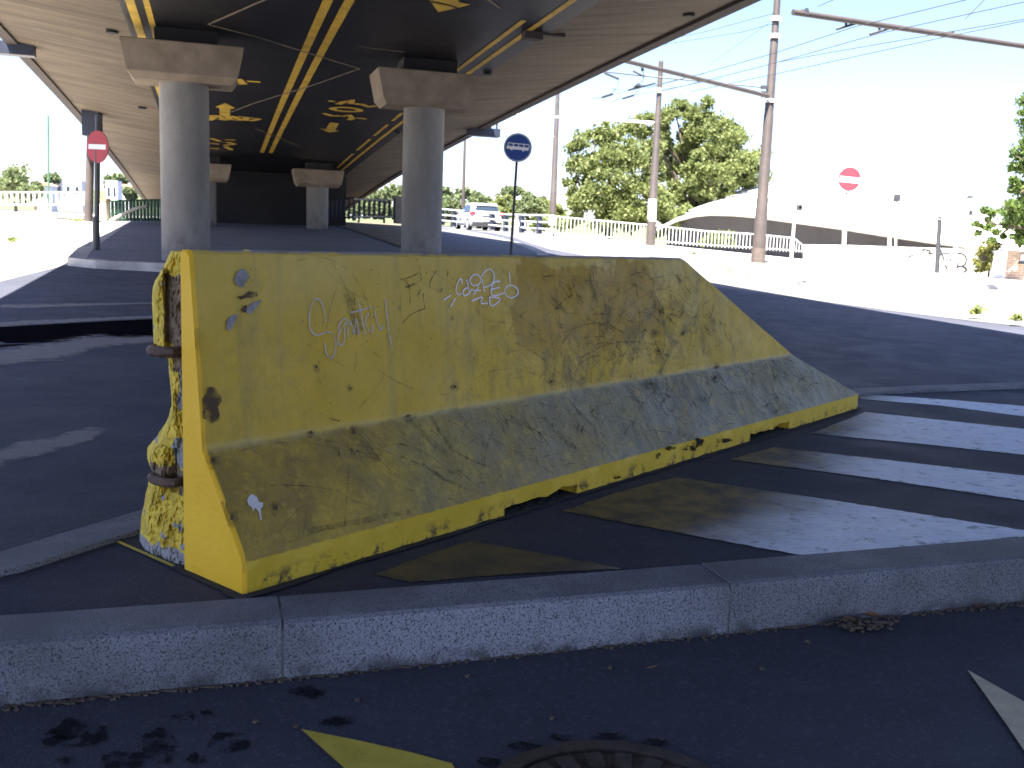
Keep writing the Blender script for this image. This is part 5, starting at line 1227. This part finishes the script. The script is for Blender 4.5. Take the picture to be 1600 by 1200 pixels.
# ------------------------------------------------------------------ vegetation
def leaf_cloud(k, blobs, n, size, seed, flat=0.6):
    rnd = random.Random(seed)
    tot = sum(b[3] * b[4] * b[5] for b in blobs) ; clumps = []
    for b in blobs:
        m_ = max(4, int(len(blobs) * 24 * (b[3] * b[4] * b[5]) / tot))
        for _ in range(m_):
            while True:
                v = Vector((rnd.uniform(-1, 1), rnd.uniform(-1, 1), rnd.uniform(-1, 1)))
                if 0.1 < v.length <= 1: break
            v = v.normalized() * (0.55 + 0.5 * rnd.random() ** 0.6)
            clumps.append((Vector((b[0] + v.x * b[3], b[1] + v.y * b[4], b[2] + v.z * b[5])), rnd.uniform(0.13, 0.30) * min(b[3], b[5])))
    per = max(1, n // len(clumps))
    for c, r in clumps:
        for _ in range(per):
            v = Vector((rnd.gauss(0, 1), rnd.gauss(0, 1), rnd.gauss(0, 0.8))) * (r * 0.62); p = c + v
            a = Vector((rnd.uniform(-1, 1), rnd.uniform(-1, 1), rnd.uniform(-1, 1))).normalized(); b_ = a.orthogonal().normalized(); b_ = (b_ * math.cos(rnd.random() * 6.28) + a.cross(b_) * math.sin(rnd.random() * 6.28))
            s = size * rnd.uniform(0.6, 1.35); i0 = len(k.v)
            k.v += [p - a * s * 0.5, p + b_ * s * flat * 0.5, p + a * s * 0.5, p - b_ * s * flat * 0.5]; k.f.append((i0, i0 + 1, i0 + 2, i0 + 3)); k.mi.append(0)
def tree(name, base, blobs, n, size, mat, label, cat='tree', seed=1, trunk_r=0.25, group=None, limbs=6):
    t = thing(name, base, label, cat, group); base = Vector(base); rnd = random.Random(seed)
    top = max(blobs, key=lambda b: b[2]); k = MB()
    if trunk_r:
        mid = base.lerp(Vector(top[:3]), 0.5) + Vector((rnd.uniform(-.3, .3), 0, 0)); k.tube([base - Vector((0, 0, .3)), base + Vector((0, 0, .3)), mid, Vector(top[:3])], [trunk_r * 1.2, trunk_r, trunk_r * 0.6, trunk_r * 0.15], 9)
        for b in blobs[:limbs + 6]:
            s = base.lerp(mid, rnd.uniform(0.35, 1.0)); e = Vector(b[:3]); k.tube([s, s.lerp(e, 0.5) + Vector((0, 0, 0.25)), e, e + Vector((rnd.uniform(-.5, .5), rnd.uniform(-.5, .5), b[5] * 0.7))], [trunk_r * 0.4, trunk_r * 0.28, trunk_r * 0.16, trunk_r * 0.05], 6)
        k.build('trunk', BARK, t, smooth=True)
    k = MB(); leaf_cloud(k, blobs, n, size, seed); k.build('crown', mat, t, fix=False)
    return t
def PB(lst, Y):
    """crown lobes measured in the photo: (px, py, rx px, ry px, depth offset)"""
    out = []
    for (x, y, rx, ry, dy) in lst:
        c = at(x, y, Y + dy); out.append((c.x, c.y, c.z, rx / FPX * (Y + dy), rx / FPX * (Y + dy) * 0.9, ry / FPX * (Y + dy)))
    return out
b = at(950, 385, 56); tree('leafy_tree', (b.x, b.y, b.z - 0.5), PB([(930, 240, 42, 38, 0), (905, 290, 32, 45, -1), (965, 285, 50, 60, -2), (985, 230, 45, 35, 1), (940, 330, 55, 32, -2), (1000, 320, 55, 38, -2), (895, 325, 22, 25, 0), (1030, 345, 45, 22, -2), (960, 215, 30, 22, 0), (1015, 265, 25, 45, 0), (1065, 340, 35, 24, 0)], 56), 46000, 0.21, LEAF1, 'broad light green tree behind the railing, left one of the large pair', seed=3, trunk_r=0.3)
b = at(1085, 385, 60); tree('leafy_tree', (b.x, b.y, b.z - 0.5), PB([(1020, 205, 35, 28, 1), (1060, 195, 42, 32, 0), (1092, 172, 24, 24, 0), (1110, 215, 45, 38, 0), (1150, 245, 42, 42, -1), (1120, 270, 50, 38, -2), (1165, 285, 30, 34, -1), (1095, 315, 45, 32, 0), (1065, 240, 28, 28, 2), (1000, 182, 18, 12, 0), (1140, 315, 35, 25, 0), (1180, 262, 14, 22, 0), (1045, 330, 30, 26, 0), (1060, 290, 40, 34, 1), (1085, 255, 34, 30, 2), (1040, 250, 30, 34, 3)], 60), 62000, 0.215, LEAF1, 'taller tree of the large pair, right behind the white shell roof', seed=8, trunk_r=0.35)
b = at(1650, 430, 31); tree('broadleaf_tree', (b.x, b.y, b.z - .2), PB([(1625, 245, 40, 42, 0), (1600, 270, 28, 26, 0), (1595, 300, 30, 22, -1), (1575, 330, 32, 22, -1), (1610, 340, 40, 40, 0), (1545, 348, 18, 14, -1), (1565, 365, 34, 18, -0.5), (1660, 170, 60, 50, 1), (1650, 330, 60, 70, 1), (1612, 175, 14, 14, 0), (1608, 255, 22, 18, -.5), (1590, 375, 30, 16, 0)], 31), 30000, 0.14, LEAF2, 'tree with large bright green leaves cut off by the right edge', seed=5, trunk_r=0.16)
b = at(1545, 425, 31.5); tree('ivy_shrub', (b.x, b.y, b.z), PB([(1540, 405, 17, 20, 0), (1552, 395, 14, 18, 0), (1545, 385, 16, 12, .3), (1532, 418, 8, 9, -.2), (1553, 415, 10, 12, 0)], 31.5), 2600, 0.11, LEAF5, 'yellow green shrub against the white pillar of the brick wall', 'shrub', seed=6, trunk_r=0.03, limbs=2)
b = at(1125, 392, 49); tree('weed_bush', (b.x, b.y, b.z), PB([(1112, 374, 16, 9, 0), (1128, 372, 16, 10, 0), (1140, 378, 12, 9, 0), (1096, 379, 10, 5, 0), (1143, 362, 4, 6, 0)], 49), 1500, 0.16, LEAF4, 'yellow green bush showing through the railing below the shell roof', 'shrub', seed=7, trunk_r=0.04, limbs=2)
# hedge of pale shrubs behind the guard rail and far woods
specs = [(705, 320, 26, 22, 75, LEAF3), (748, 322, 30, 16, 80, LEAF3), (735, 308, 20, 14, 95, LEAF3), (690, 306, 16, 14, 100, LEAF3), (792, 318, 24, 18, 70, LEAF4), (822, 330, 28, 16, 66, LEAF3), (845, 322, 20, 12, 72, LEAF4), (800, 303, 16, 10, 110, LEAF3), (830, 313, 22, 10, 105, LEAF3), (875, 335, 22, 20, 62, LEAF4), (770, 330, 25, 14, 64, LEAF4), (850, 350, 20, 8, 60, LEAF4), (880, 350, 24, 10, 58, LEAF4)]
names = ['pale green', 'bushy', 'taller', 'small round', 'yellowish', 'wide', 'yellow tipped', 'distant', 'low hazy', 'bright', 'yellowish green low', 'low weedy', 'ragged']
places = ['left of the white car', 'right above the white car roof', 'beyond the thin grey post', 'next to the right pier', 'just left of the blue sign post', 'right of the blue sign post', 'between the sign post and the slim pole', 'on the skyline behind the blue sign post', 'on the skyline left of the slim pole', 'at the foot of the slim pole', 'behind the guard rail at the car bonnet', 'growing through the guard rail', 'at the left start of the long railing']
for i, (x, y, rx, ry, Y, mt) in enumerate(specs):
    b = at(x, y + ry * 1.6, Y); rnd = random.Random(i)
    lobes = [(x + rnd.uniform(-.6, .6) * rx, y + rnd.uniform(-.5, .6) * ry, rx * rnd.uniform(.4, .65), ry * rnd.uniform(.45, .75), rnd.uniform(-1, 1)) for _ in range(6)]
    tree('shrub', (b.x, b.y, b.z), PB(lobes, Y), 1500, 0.0042 * Y + 0.03, mt, names[i] + ' shrub or tree top ' + places[i], 'shrub', seed=20 + i, trunk_r=0.06, group='shrubs behind the guard rail', limbs=2)
# trees seen under the right edge of the deck
for i, (x, y, rx, ry, Y) in enumerate([(585, 306, 22, 14, 90), (620, 296, 24, 16, 95), (650, 300, 22, 18, 92), (600, 325, 30, 12, 75), (640, 322, 22, 14, 78), (560, 325, 20, 14, 80)]):
    b = at(x, y + ry * 2, Y); rnd = random.Random(50 + i)
    lobes = [(x + rnd.uniform(-.7, .7) * rx, y + rnd.uniform(-.5, .6) * ry, rx * rnd.uniform(.4, .6), ry * rnd.uniform(.45, .75), rnd.uniform(-1, 1)) for _ in range(6)]
    tree('far_tree', (b.x, b.y, b.z), PB(lobes, Y), 1300, 0.0042 * Y + 0.03, LEAF3, ['hazy tree at the left of the gap under the deck', 'hazy tree high in the gap beside the right pier', 'hazy tree directly behind the right pier', 'low hazy tree above the middle of the dark blue fence', 'low hazy tree above the concrete post', 'low hazy tree behind the far bar fence'][i], 'tree', seed=60 + i, trunk_r=0.1, group='hazy trees under the deck edge', limbs=2)
for i, (x, y, rx, ry, Y, lb) in enumerate([(25, 290, 32, 30, 62, 'light green tree at the far left edge'), (55, 300, 14, 16, 66, 'small tree right of the far left tree'), (84, 279, 14, 7, 120, 'tiny dark tree top on the far left skyline'), (182, 284, 17, 12, 110, 'dark rounded tree between the no entry sign and the deck edge'), (-30, 285, 40, 34, 64, 'tree outside the left edge'), (205, 300, 15, 12, 90, 'tree low against the left deck edge')]):
    b = at(x, y + ry * 1.3, Y); rnd = random.Random(80 + i)
    lobes = [(x + rnd.uniform(-.6, .6) * rx, y + rnd.uniform(-.5, .6) * ry, rx * rnd.uniform(.4, .65), ry * rnd.uniform(.45, .75), rnd.uniform(-1, 1)) for _ in range(6)]
    tree('far_tree', (b.x, b.y, b.z), PB(lobes, Y), 1500, 0.0042 * Y + 0.03, LEAF3, lb, 'tree', seed=90 + i, trunk_r=0.1, group='trees on the far left', limbs=2)
# far left pale buildings
def house(x0, x1, ytop, ybot, Y, label, roof=None, wins=3):
    a, b2 = at(x0, ybot, Y), at(x1, ybot, Y); zt = at((x0 + x1) / 2, ytop, Y).z; zb = min(a.z, b2.z) - 1
    t = thing('far_house', ((a.x + b2.x) / 2, Y, zb), label, 'building', 'pale buildings on the far left'); w = b2.x - a.x; cx = (a.x + b2.x) / 2
    k = MB(); k.box((cx, Y + w / 2, (zt + zb) / 2), (w, w, zt - zb)); k.build('wall', WHITE, t)
    if roof: k = MB(); k.prism([(cx - w * .55, Y - .3, zt), (cx + w * .55, Y - .3, zt), (cx, Y - .3, zt + w * .22)], (0, w + .6, 0)); k.build('roof', roof, t)
    for i in range(wins):
        xx = cx - w / 2 + w * (i + 0.5) / wins; k = MB(); k.box((xx, Y - 0.02, zb + (zt - zb) * 0.68), (w / wins * 0.4, 0.1, (zt - zb) * 0.25)); k.build('window', CARGLASS, t)
house(86, 128, 282, 315, 120, 'white block left of the brown pole', None, 3); house(166, 184, 282, 318, 85, 'narrow white block behind the no entry sign post', None, 2); house(184, 204, 292, 318, 95, 'low white house with a reddish roof by the deck edge', ROOFT, 2); house(58, 80, 290, 318, 100, 'small white house by the thin far post', ROOFT, 2)
house(716, 736, 330, 342, 90, 'pale house with a clay roof glimpsed behind the white car', ROOFT, 2)
house(806, 830, 325, 340, 95, 'pale house with a clay roof glimpsed right of the blue sign post', ROOFT, 2)
# weeds on the sunlit verges
for x, y, w, h, lb in ((20, 372, 8, 5, 'small yellow weed on the sunlit pavement at far left'), (1470, 422, 9, 5, 'yellow weed tuft at the foot of the dark sign post'), (1525, 483, 8, 5, 'yellow weed tuft against the splitter kerb'), (1588, 493, 7, 5, 'yellow weed tuft nearest the right edge'), (1083, 395, 4, 4, 'small weed on the kerb left of the tall pole'), (120, 338, 14, 8, 'yellow weeds at the foot of the brown pole')):
    g_ = pg(x, y + h, 0.1); k = MB(); rnd = random.Random(x); t = thing('weed', g_, lb, 'weed', 'weeds along the kerbs'); sc = g_.y / FPX
    for _ in range(50):
        p = g_ + Vector((rnd.gauss(0, w * .45) * sc, rnd.gauss(0, w * .4) * sc, abs(rnd.gauss(0, h * .6)) * sc)); a = Vector((rnd.uniform(-1, 1), rnd.uniform(-1, 1), rnd.uniform(0, 1))).normalized(); b_ = a.orthogonal(); s = 0.06; i0 = len(k.v)
        k.v += [p - a * s, p + b_ * s * .4, p + a * s, p - b_ * s * .4]; k.f.append((i0, i0 + 1, i0 + 2, i0 + 3)); k.mi.append(0)
    k.build('leaves', LEAF4, t, fix=False)
# far hills
k = MB(); rows = []
for j, (Y, h) in enumerate(((150, -1.0), (190, 2.5), (260, 6.0), (380, 9.0))):
    rows.append([Vector((x, Y + 12 * math.sin(x * 0.02), 1.5 + h + (2.5 * noise.noise(Vector((x * 0.012, j * 3, 0))) + 0.8 * noise.noise(Vector((x * 0.05, j, 2)))) * (0.3 + j))) for x in range(-420, 421, 12)])
k.loft(rows, cap=False, closed=False); hl = k.build('hills', LAND, None, smooth=True); tag(hl, 'low hazy hills on the horizon', None, kind='structure')
